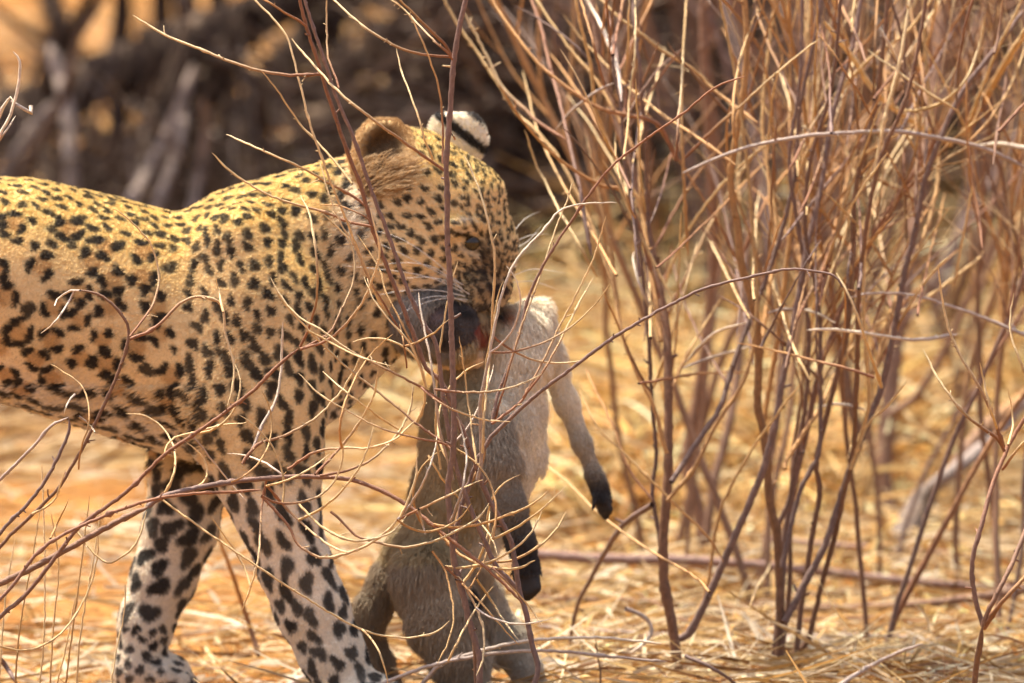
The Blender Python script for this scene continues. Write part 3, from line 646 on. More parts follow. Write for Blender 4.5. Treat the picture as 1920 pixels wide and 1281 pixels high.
# the low spreading shrub whose branches sweep in from the left
B = plant('spreading_shrub', 'low spreading shrub with reddish branches sweeping in from the lower left corner', 'shrub', -260, FD)
B_T = [
 ('branch', 'b', 17, 12, [(-260, 1430), (-200, 1290), (-120, 1170), (-60, 1120), (0, 1094), (43, 1074), (100, 1044), (167, 1007), (233, 971), (277, 951)]),
 ('branch', 'pr', 12, 6, [(277, 951), (300, 934), (360, 917), (433, 904), (500, 897), (567, 894), (640, 897), (673, 904), (723, 924), (773, 954), (813, 987), (857, 1021), (907, 1061), (947, 1097), (980, 1131)]),
 ('branch', 'pr', 9, 6, [(-240, 1420), (-120, 1230), (0, 1124), (67, 1041), (117, 1004), (187, 971), (260, 944), (317, 931), (380, 925), (440, 922), (490, 918)]),
 ('branch', 'pr', 10, 7, [(-230, 1420), (-110, 1260), (0, 1157), (43, 1121), (93, 1060), (143, 994), (180, 964), (227, 931), (267, 894), (307, 854), (360, 817), (417, 777), (473, 734), (520, 687), (560, 654)]),
 ('branch', 'b', 9, 6, [(-250, 1400), (-120, 1180), (0, 1026), (50, 975), (105, 920), (143, 861), (177, 797), (207, 734), (227, 684), (240, 640), (238, 607), (217, 577), (193, 557), (170, 547), (150, 545)]),
 ('branch', 'p', 9, 7, [(-240, 1380), (-100, 1150), (0, 1000), (47, 951), (83, 904), (110, 854), (128, 812), (130, 785)]),
 ('twig', 'g', 8, 6, [(-140, 1100), (-60, 960), (20, 880), (60, 840), (95, 800), (128, 783)]),
 ('twig', 'w', 5, 3, [(150, 545), (133, 544), (120, 552), (108, 562), (102, 574)]), ('twig', 'w', 5, 3, [(140, 546), (127, 570), (113, 590), (95, 612), (76, 626)]),
 ('twig', 'm', 5, 3, [(243, 632), (267, 600), (287, 570), (298, 527), (293, 487), (280, 454), (257, 427), (235, 405), (212, 390)]),
 ('twig', 'm', 7, 4, [(243, 636), (283, 620), (313, 594), (337, 570), (367, 557), (397, 560), (417, 577), (423, 627), (437, 677), (438, 717), (427, 760)]),
 ('twig', 's', 5, 3, [(418, 585), (415, 570), (410, 545), (405, 520)]),
 ('twig', 'm', 6, 4, [(563, 650), (577, 620), (590, 577), (595, 537), (593, 477), (585, 427), (578, 395), (562, 365)]),
 ('twig', 'm', 6, 4, [(563, 655), (610, 640), (640, 617), (680, 567), (703, 510), (712, 470), (703, 427), (695, 395)]),
 ('twig', 'm', 5, 4, [(563, 655), (617, 624), (640, 580), (660, 537), (665, 494), (657, 454), (640, 434), (605, 400)]),
 ('twig', 'w', 6, 5, [(463, 860), (477, 834), (493, 794), (517, 750), (527, 694), (530, 607)]),
 ('twig', 'm', 7, 4, [(455, 870), (467, 850), (490, 830), (533, 817), (587, 787), (620, 757), (640, 734), (667, 690), (681, 650)]),
 ('twig', 'm', 6, 4, [(590, 890), (615, 865), (640, 837), (673, 794), (700, 744), (708, 697)]), ('twig', 'm', 6, 4, [(540, 880), (590, 848), (640, 840), (690, 840), (740, 824), (780, 787)]),
 ('twig', 'm', 6, 4, [(600, 892), (660, 880), (707, 854), (750, 807), (770, 764), (775, 720)]), ('twig', 's', 5, 3, [(305, 862), (320, 826), (360, 812), (420, 797), (462, 793)]),
 ('twig', 'm', 6, 4, [(620, 960), (640, 977), (667, 1004), (707, 1017), (757, 1026), (807, 1017), (853, 997), (897, 971), (917, 944)]),
 ('twig', 'o', 6, 4, [(813, 984), (857, 989), (907, 981), (957, 964), (1000, 944), (1033, 917)]), ('twig', 'o', 7, 5, [(825, 1000), (840, 1017), (873, 1047), (923, 1064), (967, 1066), (1003, 1051)]),
 ('twig', 'o', 6, 4, [(900, 1056), (957, 1051), (1000, 1031), (1040, 997), (1060, 961)]), ('twig', 's', 6, 4, [(560, 945), (600, 985), (650, 1012), (700, 1011), (740, 994), (762, 967)]),
 ('twig', 'm', 6, 4, [(500, 910), (530, 945), (560, 975), (600, 1010), (650, 1035), (700, 1018)]), ('twig', 'w', 6, 4, [(785, 955), (793, 985), (797, 1002)]),
 ('twig', 'm', 7, 4, [(490, 930), (540, 985), (560, 1022), (600, 1045), (640, 1041), (697, 1017), (745, 975), (777, 905), (781, 858)]),
 ('twig', 's', 5, 4, [(300, 935), (420, 1020), (540, 1100), (620, 1150), (680, 1181), (733, 1194), (783, 1194), (820, 1184), (843, 1164)]),
 ('twig', 'm', 5, 4, [(500, 897), (490, 960), (485, 1040), (470, 1100), (455, 1143)]), ('twig', 's', 5, 4, [(145, 997), (170, 1030), (200, 1055), (235, 1040), (260, 1010), (275, 960)]),
 ('twig', 's', 5, 3, [(-20, 1205), (40, 1220), (90, 1205), (130, 1170), (165, 1110), (180, 1060), (185, 1000)]), ('twig', 's', 5, 3, [(60, 965), (100, 940), (115, 905), (122, 880)]),
 ('twig', 'o', 5, 3, [(95, 1010), (110, 975), (125, 945), (129, 935)]), ('twig', 'o', 4, 3, [(147, 880), (152, 840), (165, 800), (166, 760), (150, 720), (95, 683)]),
 ('twig', 's', 5, 3, [(360, 918), (385, 900), (388, 880), (375, 850), (350, 830)]), ('twig', 's', 5, 3, [(500, 912), (540, 900), (580, 880), (620, 850)]),
 ('twig', 'w', 6, 3, [(146, 780), (160, 790), (172, 800), (178, 810)]), ('twig', 'w', 5, 3, [(140, 740), (127, 755), (122, 775)]),
]
for i, (nm, k, w0, w1, pts) in enumerate(B_T):
    traced(B, nm, k, w0 * .92, w1 * .92, pts, FD + RNG.uniform(-.06, .06), None, .035, 8 if w0 > 9 else 6, knots=.08)
# fine pale curls that cross the chest, the forelegs and the prey
gc = np.random.default_rng(91)
for k in range(36):
    host = A if k % 2 else B; ring = [p for t_ in (A_T if k % 2 else B_T) for p in t_[4][:-1] if 280 < p[0] < 1010 and 600 < p[1] < 1200]; x, y = ring[gc.integers(0, len(ring))]
    an = gc.uniform(-1.2, .9) if gc.random() < .7 else gc.uniform(-2.6, -1.2); cv = gc.uniform(-.16, .16) - .07 * np.sign(math.cos(an)); st = gc.uniform(12, 24); pts = [(x, y)]
    for i in range(gc.integers(8, 14)):
        x += st * math.cos(an); y += st * math.sin(an); an += cv + gc.normal(0, .03); pts.append((x, y))
    traced(host, 'twig', ('s', 'm', 's', 'w', 'o')[k % 5], gc.uniform(4, 5.5), 2.8, pts, FD + gc.uniform(-.1, .15), None, .03)
# dry weed at the upper left edge
Wd = plant('dry_weed', 'bleached dry weed with curled leaf tips poking in at the upper left edge', 'weed', -60, FD + .1)
for nm, k, w0, w1, pts in (('stem', 'w', 9, 6, [(-60, 1420), (-90, 900), (-60, 500), (-20, 300), (0, 253), (20, 213), (35, 157), (37, 117), (25, 97)]),
                           ('leaf', 'w', 12, 5, [(-30, 290), (-5, 225), (8, 198), (20, 183), (26, 190)]), ('leaf', 'w', 6, 9, [(22, 190), (33, 197), (48, 206), (58, 212), (58, 200)]),
                           ('leaf', 'w', 5, 3, [(-5, 270), (12, 245), (25, 225), (30, 218)])):
    traced(Wd, nm, k, w0, w1, pts, FD + .1, None, .01)
# upright grass stalks at the lower left
for i, pts in enumerate(([(60, 1400), (82, 1200), (83, 1000), (78, 870)], [(20, 1420), (35, 1200), (60, 1050), (75, 960)], [(190, 1420), (215, 1240), (232, 1150), (235, 1090)],
                         [(110, 1420), (125, 1270), (150, 1080), (168, 930)], [(135, 1420), (150, 1200), (175, 1050), (192, 940)], [(85, 1420), (100, 1180), (110, 1060), (95, 960)],
                         [(-10, 1420), (5, 1180), (15, 1090), (28, 1010)], [(70, 1420), (120, 1230), (135, 1150), (145, 1110)])):
    G = plant('grass_stalk', None, 'grass', pts[0][0], FD + .05)
    tag(G, ['tall straight straw stalk left of the far foreleg, topmost of the lower left stalks', 'thin straw stalk crossing the low branch near the left edge', 'leaning straw stalk just left of the far forepaw',
            'long slanted straw stalk reaching the thick low branch', 'long curved straw stalk right beside the slanted one', 'bent straw stalk in the middle of the lower left stalks', 'straw stalk closest to the left picture edge',
            'short leaning straw stalk below the thick low branch'][i], None, 'straw stalks in the lower left')
    traced(G, 'stalk', 'o' if i % 2 else 's', 4.5, 2.5, pts, FD + .05 + .02 * i, None, .01)
# right-hand shrub with thick upright stems
C_ = plant('upright_shrub', 'tall shrub with thick purplish brown upright stems right of the monkey', 'shrub', 1275, .14)
C_T = [
 ('stem', 'b', 22, 12, [(1276, 1390), (1273, 1281), (1263, 1187), (1247, 1104), (1243, 1021), (1250, 937), (1253, 854), (1253, 727), (1250, 627), (1243, 577), (1227, 494), (1213, 427), (1190, 333), (1160, 240), (1140, 167), (1120, 90), (1110, 0), (1105, -60)]),
 ('stem', 'p', 9, 6, [(1247, 1104), (1237, 1014), (1223, 921), (1230, 854), (1222, 740), (1215, 620), (1205, 520), (1195, 430), (1170, 300), (1165, 200), (1150, 120), (1159, 40), (1184, -30)]),
 ('stem', 'p', 15, 8, [(1270, 1200), (1290, 1190), (1307, 1161), (1327, 1121), (1357, 1054), (1383, 994), (1413, 927), (1433, 874), (1452, 800), (1470, 700), (1490, 600), (1510, 480), (1540, 350), (1560, 220), (1600, 80), (1620, -40)]),
 ('branch', 'p', 11, 6, [(1258, 905), (1297, 844), (1347, 770), (1367, 710), (1383, 660), (1413, 584), (1447, 494), (1467, 427), (1490, 330), (1500, 200), (1530, 60), (1545, -40)]),
 ('branch', 'o', 8, 5, [(1250, 940), (1300, 880), (1340, 800), (1400, 700), (1420, 560), (1410, 420), (1400, 300), (1380, 150), (1350, 0), (1340, -40)]),
 ('branch', 'p', 12, 6, [(1223, 947), (1173, 981), (1140, 1027), (1107, 1087), (1085, 1130), (1073, 1180), (1066, 1240), (1060, 1300)]),
 ('branch', 'o', 9, 5, [(1250, 850), (1225, 760), (1190, 690), (1165, 620), (1150, 540), (1120, 450), (1090, 380), (1050, 300), (1000, 240), (972, 216), (931, 153), (900, 106), (863, 53), (833, 0), (820, -30)]),
 ('branch', 'o', 10, 6, [(1240, 640), (1203, 400), (1181, 350), (1156, 297), (1131, 244), (1116, 200), (1109, 134), (1097, 78), (1084, 25), (1078, -30)]),
 ('branch', 'r', 9, 5, [(1235, 560), (1181, 378), (1119, 344), (1062, 309), (1016, 269), (972, 216), (935, 160)]),
 ('branch', 'r', 9, 5, [(1270, 300), (1231, 231), (1172, 216), (1119, 200), (1087, 181), (1041, 147), (1003, 112), (962, 59), (941, 31), (919, -10)]),
 ('twig', 'm', 8, 5, [(1062, 262), (1016, 234), (978, 200), (941, 162), (915, 110), (890, 60), (868, 20)]),
 ('twig', 'pr', 9, 6, [(1110, 480), (1094, 400), (1087, 353), (1075, 300), (1062, 244), (1047, 181), (1031, 125), (1016, 56), (997, 0), (985, -40)]),
 ('twig', 'o', 8, 5, [(1220, 340), (1169, 240), (1130, 170), (1100, 128), (1075, 100), (1041, 53), (1006, 0), (985, -40)]),
 ('twig', 'w', 9, 6, [(1165, 190), (1159, 134), (1144, 88), (1125, 44), (1100, 0), (1080, -30)]),
 ('twig', 'o', 8, 5, [(1420, 230), (1340, 170), (1300, 131), (1244, 97), (1200, 62), (1159, 31), (1128, 0), (1100, -30)]),
 ('twig', 'p', 8, 6, [(1222, 500), (1212, 344), (1212, 259), (1203, 188), (1200, 125), (1190, 60), (1184, -30)]),
 ('twig', 'o', 7, 4, [(1380, 310), (1300, 253), (1244, 216), (1200, 181), (1169, 156), (1131, 116), (1087, 69), (1056, 28)]),
 ('twig', 'o', 7, 5, [(1290, 480), (1281, 312), (1278, 219), (1280, 125), (1287, 0), (1290, -40)]),
 ('twig', 's', 7, 4, [(1120, 520), (1075, 440), (1050, 397), (1025, 347), (1003, 303), (984, 244)]), ('twig', 'g', 7, 5, [(1150, 156), (1119, 172), (1075, 206), (1041, 246)]),
 ('twig', 'w', 7, 5, [(1245, 600), (1225, 585), (1205, 550), (1190, 500), (1188, 475), (1200, 466)]), ('twig', 's', 7, 4, [(1260, 560), (1215, 470), (1190, 420), (1160, 350), (1130, 300)]),
 ('twig', 'o', 7, 4, [(1310, 1160), (1330, 1080), (1350, 960), (1400, 860), (1440, 800), (1500, 720)]), ('twig', 'o', 6, 4, [(1357, 1054), (1330, 1010), (1270, 950), (1220, 900), (1170, 850), (1120, 800), (1085, 730)]),
 ('twig', 'r', 6, 4, [(1225, 940), (1180, 880), (1150, 800), (1120, 740), (1098, 690)]), ('twig', 'o', 6, 4, [(1330, 1110), (1300, 1080), (1200, 1020), (1120, 960), (1060, 900), (990, 850)]),
]
for i, (nm, k, w0, w1, pts) in enumerate(C_T):
    traced(C_, nm, k, w0, w1, pts, (.14 if pts[-1][0] > 1045 or pts[-1][1] < 300 else -.2) + RNG.uniform(-.04, .04), .14 + RNG.uniform(-.04, .3), .05, 8 if w0 > 9 else 6, knots=.04)
E_ = plant('forked_shrub', 'many stemmed shrub with a straight orange brown trunk at the right of the picture', 'shrub', 1465, .2)
E_T = [
 ('stem', 'bo', 20, 11, [(1466, 1380), (1462, 1281), (1463, 1187), (1462, 1087), (1457, 1004), (1443, 937), (1437, 854), (1430, 800), (1420, 760), (1423, 660), (1413, 577), (1390, 494), (1383, 427), (1370, 330), (1390, 200), (1400, 100), (1395, -40)]),
 ('stem', 'p', 14, 9, [(1472, 1165), (1513, 1087), (1547, 1021), (1580, 921), (1603, 854), (1630, 787), (1657, 710), (1677, 614), (1697, 510), (1717, 427), (1740, 320), (1800, 180), (1860, 100), (1920, 20)]),
 ('stem', 'p', 10, 6, [(1459, 985), (1480, 937), (1493, 854), (1506, 790), (1513, 727), (1517, 627), (1510, 560), (1507, 494), (1497, 427), (1480, 300), (1500, 150), (1505, -40)]),
 ('stem', 'p', 10, 6, [(1466, 1064), (1483, 987), (1500, 921), (1520, 880), (1537, 840), (1538, 727), (1537, 594), (1527, 527), (1510, 427), (1520, 300), (1560, 160), (1580, -40)]),
 ('stem', 'b', 12, 8, [(1470, 1370), (1474, 1281), (1493, 1221), (1500, 1154), (1510, 1087), (1523, 1004), (1537, 921), (1530, 870), (1545, 800), (1570, 700), (1590, 600), (1600, 480), (1605, 350), (1640, 200), (1660, 50), (1665, -40)]),
 ('stem', 'b', 11, 7, [(1490, 1226), (1513, 1204), (1527, 1154), (1543, 1087), (1563, 1014), (1580, 937), (1598, 860), (1603, 800), (1607, 700), (1610, 560), (1625, 420), (1650, 300), (1700, 180), (1730, 40), (1740, -40)]),
 ('branch', 's', 8, 6, [(1595, 880), (1628, 760), (1625, 677), (1620, 594), (1620, 494), (1627, 427), (1640, 330), (1655, 240), (1690, 100), (1710, -30)]),
 ('branch', 'o', 9, 5, [(1470, 880), (1480, 854), (1540, 760), (1580, 674), (1640, 610), (1720, 570), (1790, 520), (1840, 480), (1843, 470)]),
 ('twig', 's', 6, 4, [(1600, 870), (1625, 800), (1665, 760), (1700, 715)]), ('twig', 's', 5, 3, [(1590, 860), (1600, 820), (1607, 770), (1608, 740)]),
 ('twig', 'm', 6, 4, [(1650, 680), (1690, 600), (1720, 550), (1750, 510), (1778, 482)]), ('twig', 's', 5, 3, [(1540, 580), (1555, 520), (1575, 470), (1588, 430), (1600, 380), (1640, 320), (1665, 285)]),
 ('branch', 'o', 10, 5, [(1430, 800), (1460, 620), (1480, 450), (1500, 320), (1560, 200), (1620, 120), (1700, 60), (1760, -20)]),
 ('branch', 'o', 9, 5, [(1420, 700), (1440, 560), (1455, 420), (1430, 250), (1440, 100), (1460, -40)]), ('branch', 'o', 10, 6, [(1640, 700), (1680, 560), (1740, 420), (1760, 300), (1740, 160), (1730, -30)]),
 ('branch', 's', 13, 9, [(1780, 270), (1700, 220), (1640, 170), (1600, 110), (1545, 40)]), ('branch', 'o', 14, 11, [(1810, 250), (1850, 180), (1890, 110), (1935, 40)]),
 ('twig', 's', 7, 4, [(1675, 200), (1700, 208), (1730, 205), (1770, 190), (1810, 150), (1835, 90), (1848, 30)]), ('twig', 'w', 8, 5, [(1665, 190), (1680, 160), (1684, 125), (1670, 90), (1650, 50)]),
 ('twig', 'g', 10, 6, [(1920, 313), (1860, 285), (1813, 270), (1747, 257), (1680, 247), (1580, 250), (1480, 260), (1380, 283), (1280, 325)]), ('twig', 'w', 11, 8, [(1960, 280), (1920, 277), (1880, 270), (1833, 273)]),
 ('twig', 'g', 8, 5, [(1960, 640), (1920, 627), (1847, 597), (1780, 574), (1713, 554), (1637, 550), (1590, 560)]), ('twig', 'w', 8, 5, [(1440, 587), (1480, 580), (1530, 587), (1567, 606)]),
 ('twig', 'w', 8, 6, [(1797, 627), (1713, 637), (1613, 624), (1560, 618), (1513, 619)]), ('twig', 'w', 7, 5, [(1285, 680), (1340, 625), (1400, 605)]), ('twig', 'w', 7, 5, [(1280, 690), (1330, 672), (1420, 645)]),
 ('twig', 'w', 8, 5, [(1625, 770), (1600, 762), (1565, 758), (1530, 765)]), ('twig', 's', 6, 4, [(1405, 1140), (1420, 1100), (1440, 1070), (1446, 1055)]),
]
for i, (nm, k, w0, w1, pts) in enumerate(E_T):
    traced(E_, nm, k, w0, w1, pts, (.75 if nm == 'branch' and w0 >= 13 else .2) + RNG.uniform(-.06, .06), .2 + RNG.uniform(-.2, .3), .05, 8 if w0 > 9 else 6, knots=.04)
for host, lst, dd in ((C_, C_T, .14), (E_, E_T, .2)):
    for nm, k, w0, w1, pts in lst:
        if nm != 'stem' and w0 < 8.5: continue
        cand_ = [p for p in pts if 60 < p[1] < 760 and p[0] > 1120]
        for p in cand_:
            for _ in range(2 if nm == 'stem' else 1):
                x, y = p[0] + gc.uniform(-8, 8), p[1] + gc.uniform(-30, 30); an = -math.pi / 2 + gc.normal(0, .42); cv = gc.normal(0, .035); st = gc.uniform(24, 44); q = [(x, y)]
                for i in range(gc.integers(6, 11)):
                    x += st * math.cos(an); y += st * math.sin(an); an += cv + gc.normal(0, .04); q.append((x, y))
                traced(host, 'twig', ('s', 'o', 'b', 'r', 'm', 'pr', 'p', 'bo', 'r')[gc.integers(0, 9)], gc.uniform(4.5, 8), 3, q, dd + gc.uniform(-.25, .45), dd + gc.uniform(-.3, .6), .05, 5)
D_ = plant('young_shrub', 'young three forked reddish shrub with straw tips at the right edge', 'shrub', 1827, FD + .15)
for nm, k, w0, w1, pts in (('stem', 'b', 13, 11, [(1822, 1420), (1827, 1281), (1837, 1214), (1843, 1174)]), ('stem', 'pr', 10, 8, [(1843, 1174), (1827, 1114), (1823, 1054), (1840, 987), (1857, 921), (1883, 854), (1905, 810), (1940, 760)]),
    ('stem', 'b', 10, 8, [(1843, 1174), (1860, 1131), (1890, 1074), (1920, 1001), (1950, 930)]), ('stem', 'r', 9, 7, [(1845, 1178), (1873, 1137), (1920, 1084), (1970, 1030)]),
    ('twig', 'm', 7, 4, [(1883, 845), (1867, 820), (1813, 780), (1763, 717), (1730, 654)]), ('twig', 'm', 7, 4, [(1882, 838), (1860, 777), (1837, 727), (1797, 660), (1773, 594), (1758, 497)]),
    ('twig', 's', 6, 4, [(1881, 830), (1865, 790), (1850, 740), (1837, 680)]), ('twig', 's', 5, 3, [(1890, 835), (1900, 790), (1890, 730)]), ('twig', 's', 6, 3, [(1930, 720), (1897, 634), (1895, 590), (1902, 550)]),
    ('twig', 'm', 6, 4, [(1880, 880), (1910, 840), (1940, 810)])):
    traced(D_, nm, k, w0, w1, pts, FD + .15, FD + .15 + RNG.uniform(-.1, .1), .02, 8)

# ---- loose sticks lying on the ground or on the litter
def stick(label, kind, w0, w1, pts, d, grp, amp=.02, name='fallen_stick', mat=None):
    if d > .3: d = ground_y(max(p[1] for p in pts) + 22)
    P0 = W(*pts[0], d); e = tag(empty(name, (P0[0], d, 0)), label, 'stick', grp); traced(e, 'shaft', kind, w0, w1, pts, d, None, amp, 8, mat); return e
stick('long pinkish stick lying across the litter behind the monkey\'s black hand', 'pk', 22, 15, [(1000, 1040), (1120, 1048), (1300, 1052), (1450, 1063), (1650, 1085), (1800, 1098), (1980, 1108)], 1.38, 'fallen sticks')
stick('dark stick below the long pinkish one, thick at the right edge', 'b', 10, 20, [(1000, 1122), (1200, 1128), (1400, 1142), (1600, 1140), (1760, 1130), (1980, 1098)], .95, 'fallen sticks')
stick('reddish stick lying just above the long pinkish one at the far right', 'pk', 12, 9, [(1430, 1010), (1560, 1022), (1700, 1030), (1900, 1050), (1990, 1055)], 1.4, 'fallen sticks')
stick('short reddish stick lying left of the orange brown trunk', 'r', 11, 8, [(1090, 1085), (1180, 1096), (1300, 1098), (1390, 1110)], 1.0, 'fallen sticks')
stick('thin reddish stick low at the right between trunk and young shrub', 'r', 9, 7, [(1500, 1165), (1620, 1158), (1740, 1166), (1860, 1160)], .7, 'fallen sticks')
stick('thin grey stick lying low behind the upright brown trunk', 'g', 9, 8, [(1010, 1175), (1200, 1188), (1400, 1196), (1600, 1192), (1780, 1200)], .62, 'fallen sticks')
stick('grey twig lying across the bottom in front of the monkey\'s feet', 'g', 8, 5, [(700, 1288), (790, 1254), (857, 1237), (940, 1224), (1040, 1221), (1140, 1231), (1250, 1241)], -.18, 'fallen sticks')
stick('pale twig arching just above the other low twig near the monkey\'s feet', 'w', 8, 5, [(790, 1285), (827, 1247), (890, 1224), (973, 1204), (1057, 1197), (1140, 1197), (1240, 1207)], -.18, 'fallen sticks')
stick('short weathered stick pointing up right at the bottom right', 'g', 10, 7, [(1560, 1295), (1600, 1268), (1650, 1240), (1700, 1218), (1730, 1207)], -.1, 'fallen sticks')
stick('small dark stick at the bottom between the two brown trunks', 'p', 8, 6, [(1285, 1230), (1330, 1250), (1370, 1275), (1400, 1300)], -.1, 'fallen sticks')
stick('bleached hook shaped twig lying left of the thick brown trunk', 'w', 10, 7, [(1173, 1141), (1207, 1157), (1222, 1181), (1207, 1207), (1183, 1224)], .1, 'fallen sticks')
stick('grey stick on the straw between the leopard\'s forelegs at the bottom', 'g', 18, 14, [(520, 1300), (570, 1272), (620, 1255), (680, 1240)], .2, 'fallen sticks')
stick('small brown twig standing in the straw between the leopard\'s forelegs', 'bo', 10, 7, [(485, 1230), (470, 1180), (440, 1090), (412, 1010), (405, 960)], .55, 'fallen sticks')
stick('dark twig at the very bottom left corner', 'p', 10, 7, [(0, 1235), (15, 1255), (35, 1290)], -.2, 'fallen sticks')

# ---- blurred shrubs and stumps farther back on the right
def thick(label, name, cat, parts, d, grp=None):
    P0 = W(*parts[0][3][0], d); e = tag(empty(name, (P0[0], d, 0)), label, cat, grp)
    for nm, (k, w0, w1, pts) in [(p[4] if len(p) > 4 else 'stem', p[:4]) for p in parts]: traced(e, nm, k, w0, w1, pts, d, d + RNG.uniform(-.15, .25), .05, 10, knots=.1)
    return e
thick('dark forked background stem rising left of the leaning stump', 'bare_stem', 'shrub', [('b', 34, 26, [(1668, 1000), (1662, 940), (1655, 880), (1665, 780), (1680, 640), (1700, 520), (1715, 420), (1740, 250), (1760, 100), (1770, -40)]),
     ('b', 24, 20, [(1655, 880), (1625, 830), (1600, 780), (1585, 700), (1560, 560), (1540, 420), (1530, 250), (1510, 60), (1500, -40)]), ('b', 16, 10, [(1665, 780), (1720, 740), (1780, 640), (1850, 480), (1900, 380), (1940, 300)])], 1.95)
thick('leaning broken dark stump with a pale upper half', 'broken_stump', 'stump', [('d', 56, 46, [(1680, 1060), (1697, 1000), (1722, 950), (1752, 910)]), ('dg', 30, 22, [(1748, 915), (1785, 885), (1830, 850), (1880, 800), (1930, 740)], 'upper_half')], 1.55)
thick('reddish brown branch slanting up to the right edge', 'leaning_branch', 'branch', [('bo', 24, 20, [(1790, 900), (1800, 860), (1850, 800), (1920, 745), (2000, 690)])], 1.6)
thick('pair of dark slanted stems in the far right thicket', 'bare_stem', 'shrub', [('b', 26, 18, [(1720, 800), (1770, 650), (1800, 540), (1850, 420), (1900, 330), (1980, 220)]), ('p', 22, 16, [(1700, 790), (1740, 640), (1770, 540), (1800, 430), (1830, 300), (1860, 180)])], 3.2)
thick('dark twin stems standing behind the thick purplish stem', 'bare_stem', 'shrub', [('b', 26, 18, [(1322, 1020), (1310, 960), (1290, 860), (1310, 740), (1330, 600), (1340, 450), (1330, 250), (1320, 60), (1320, -40)]), ('b', 18, 14, [(1325, 1010), (1340, 900), (1370, 780), (1390, 640), (1400, 480), (1420, 300)])], 1.35)
# procedural multi-stemmed bushes that fill the thicket
def grow(x, y, n, h, lean, rad, cols, seed, far, kids=6, dim=False):
    g = np.random.default_rng(seed); out = []
    def walk(p, d, L, r, c0, c1, curl, B, lvl):
        m = max(5, int(L / (.05 if far else .03))); P = [p.copy()]
        bend = g.normal(0, 1, 3) * curl; v = d.copy()
        for i in range(m):
            v = v + bend / m + g.normal(0, .05, 3) + np.array((0, 0,   .02 if lvl == 0 else .075)); v /= np.linalg.norm(v); P.append(P[-1] + v * L / m)
        P = np.array(P); P[:, 2] = np.maximum(P[:, 2], .0 if lvl == 0 else .02)
        B.twig(P, r, r * (.45 if lvl == 0 else .35), c0, c1, 6 if lvl == 0 else 5, .05)
        if lvl < 2:
            for k in range(g.integers(kids - 2, kids + 3) if lvl == 0 else g.integers(2, 5)):
                t = g.uniform(.38 if lvl == 0 else .2, .95); i = int(t * m); b = P[min(i + 1, m)] - P[i]; b /= np.linalg.norm(b) + 1e-9
                s = np.cross(b, g.normal(size=3)); s /= np.linalg.norm(s) + 1e-9; a = g.uniform(.2, .6) if lvl == 0 else g.uniform(.3, .8)
                walk(P[i], b * math.cos(a) + s * math.sin(a), L * g.uniform(.22, .48), r * (1 - .5 * t) * (.62 if g.random() < .5 else .4), c1, np.array((BROWN if g.random() < .5 else GREY if g.random() < .4 else ORANGE) if dim else STRAW2 if g.random() < .5 else STRAW if g.random() < .6 else ORANGE if g.random() < .6 else GREY) * g.uniform(.75, 1.1), .9, B, lvl + 1)
    for k in range(n):
        a = g.uniform(0, 6.283); l = g.uniform(.05, lean); B = Batch(); c = cols[g.integers(0, len(cols))]
        p = np.array((x + .06 * math.cos(a), y + .06 * math.sin(a), -.01)); d = np.array((math.cos(a) * l, math.sin(a) * l, 1.)); d /= np.linalg.norm(d)
        walk(p, d, h * g.uniform(.7, 1.15), rad * g.uniform(.8, 1.6), np.array(c[0]), np.array(c[1]), .5, B, 0); out.append(B)
    return out
CM = [(BROWN, BROWN), (PURPLE, RED), (BROWN, ORANGE)]
CF = [(BROWN, BROWN), (PURPLE, PURPLE), (BROWN, RED)]
CW = [(PURPLE, RED), (BROWN, ORANGE), (RED, ORANGE), (ORANGE, STRAW), (PURPLE, GREY), (BROWN, STRAW)]
BUSH = [(1400, .35, 2, 1.15, .32, .0034, 'bushy orange twigged shrub directly behind the thick purplish stem'), (1570, .45, 3, 1.2, .42, .0036, 'dense reddish shrub in the middle of the right hand thicket'),
        (1830, .6, 2, 1.2, .45, .0036, 'wiry brown shrub behind the right edge fork'), (1450, .9, 2, 1.25, .42, .0042, 'twiggy shrub between the orange trunk and the dark twin stems'),
        (1720, 2.4, 3, 1.3, .42, .0045, 'tall straggly shrub behind the dark forked background stem'), (1260, 1.5, 2, 1.25, .22, .0045, 'tangled shrub right behind the monkey\'s hanging far arm'),
        (1920, 2.6, 5, 1.35, .45, .005, 'brown shrub at the far right behind the pale stump'), (1500, 2.6, 7, 1.4, .45, .005, 'blurred shrub deep in the thicket behind the tall faded tussock'),
        (1330, 3.2, 7, 1.5, .5, .0055, 'far blurred shrub rising above the tall yellow tussock'), (1780, 3.4, 7, 1.5, .5, .0055, 'far blurred shrub behind the slanted stem pair'),
        (1420, 3.8, 6, 1.5, .4, .006, 'far dark shrub behind the straight orange brown trunk'), (1620, 4.6, 8, 1.7, .5, .006, 'farthest shrub at the top right of the picture'),
        (1610, 1.3, 2, 1.2, .4, .004, 'fine reddish shrub behind the dense middle of the thicket'), (1350, 1.1, 2, 1.2, .25, .004, 'fine brown shrub right behind the thick purplish stem and its branches'), (1880, 1.2, 2, 1.2, .4, .004, 'fine brown shrub above the leaning broken stump'),
        (2080, .9, 4, 1.2, .5, .004, 'shrub mostly outside the right picture edge')]
for i, (px, d, n, h, ln_, rad, lab) in enumerate(BUSH):
    x = (px - 960) * scale_at(d); e = tag(empty('twiggy_shrub', (x, d, 0)), lab, 'shrub', 'twiggy shrubs of the thicket')
    for B_ in grow(x, d, n, h, ln_, rad, CW if d < .8 else CM if d < 2 else CF, 100 + i, d > 1.5, 19 if d < .8 else 13 if d < 2 else 8, d > .8): B_.build('branch', M_BARK, e)

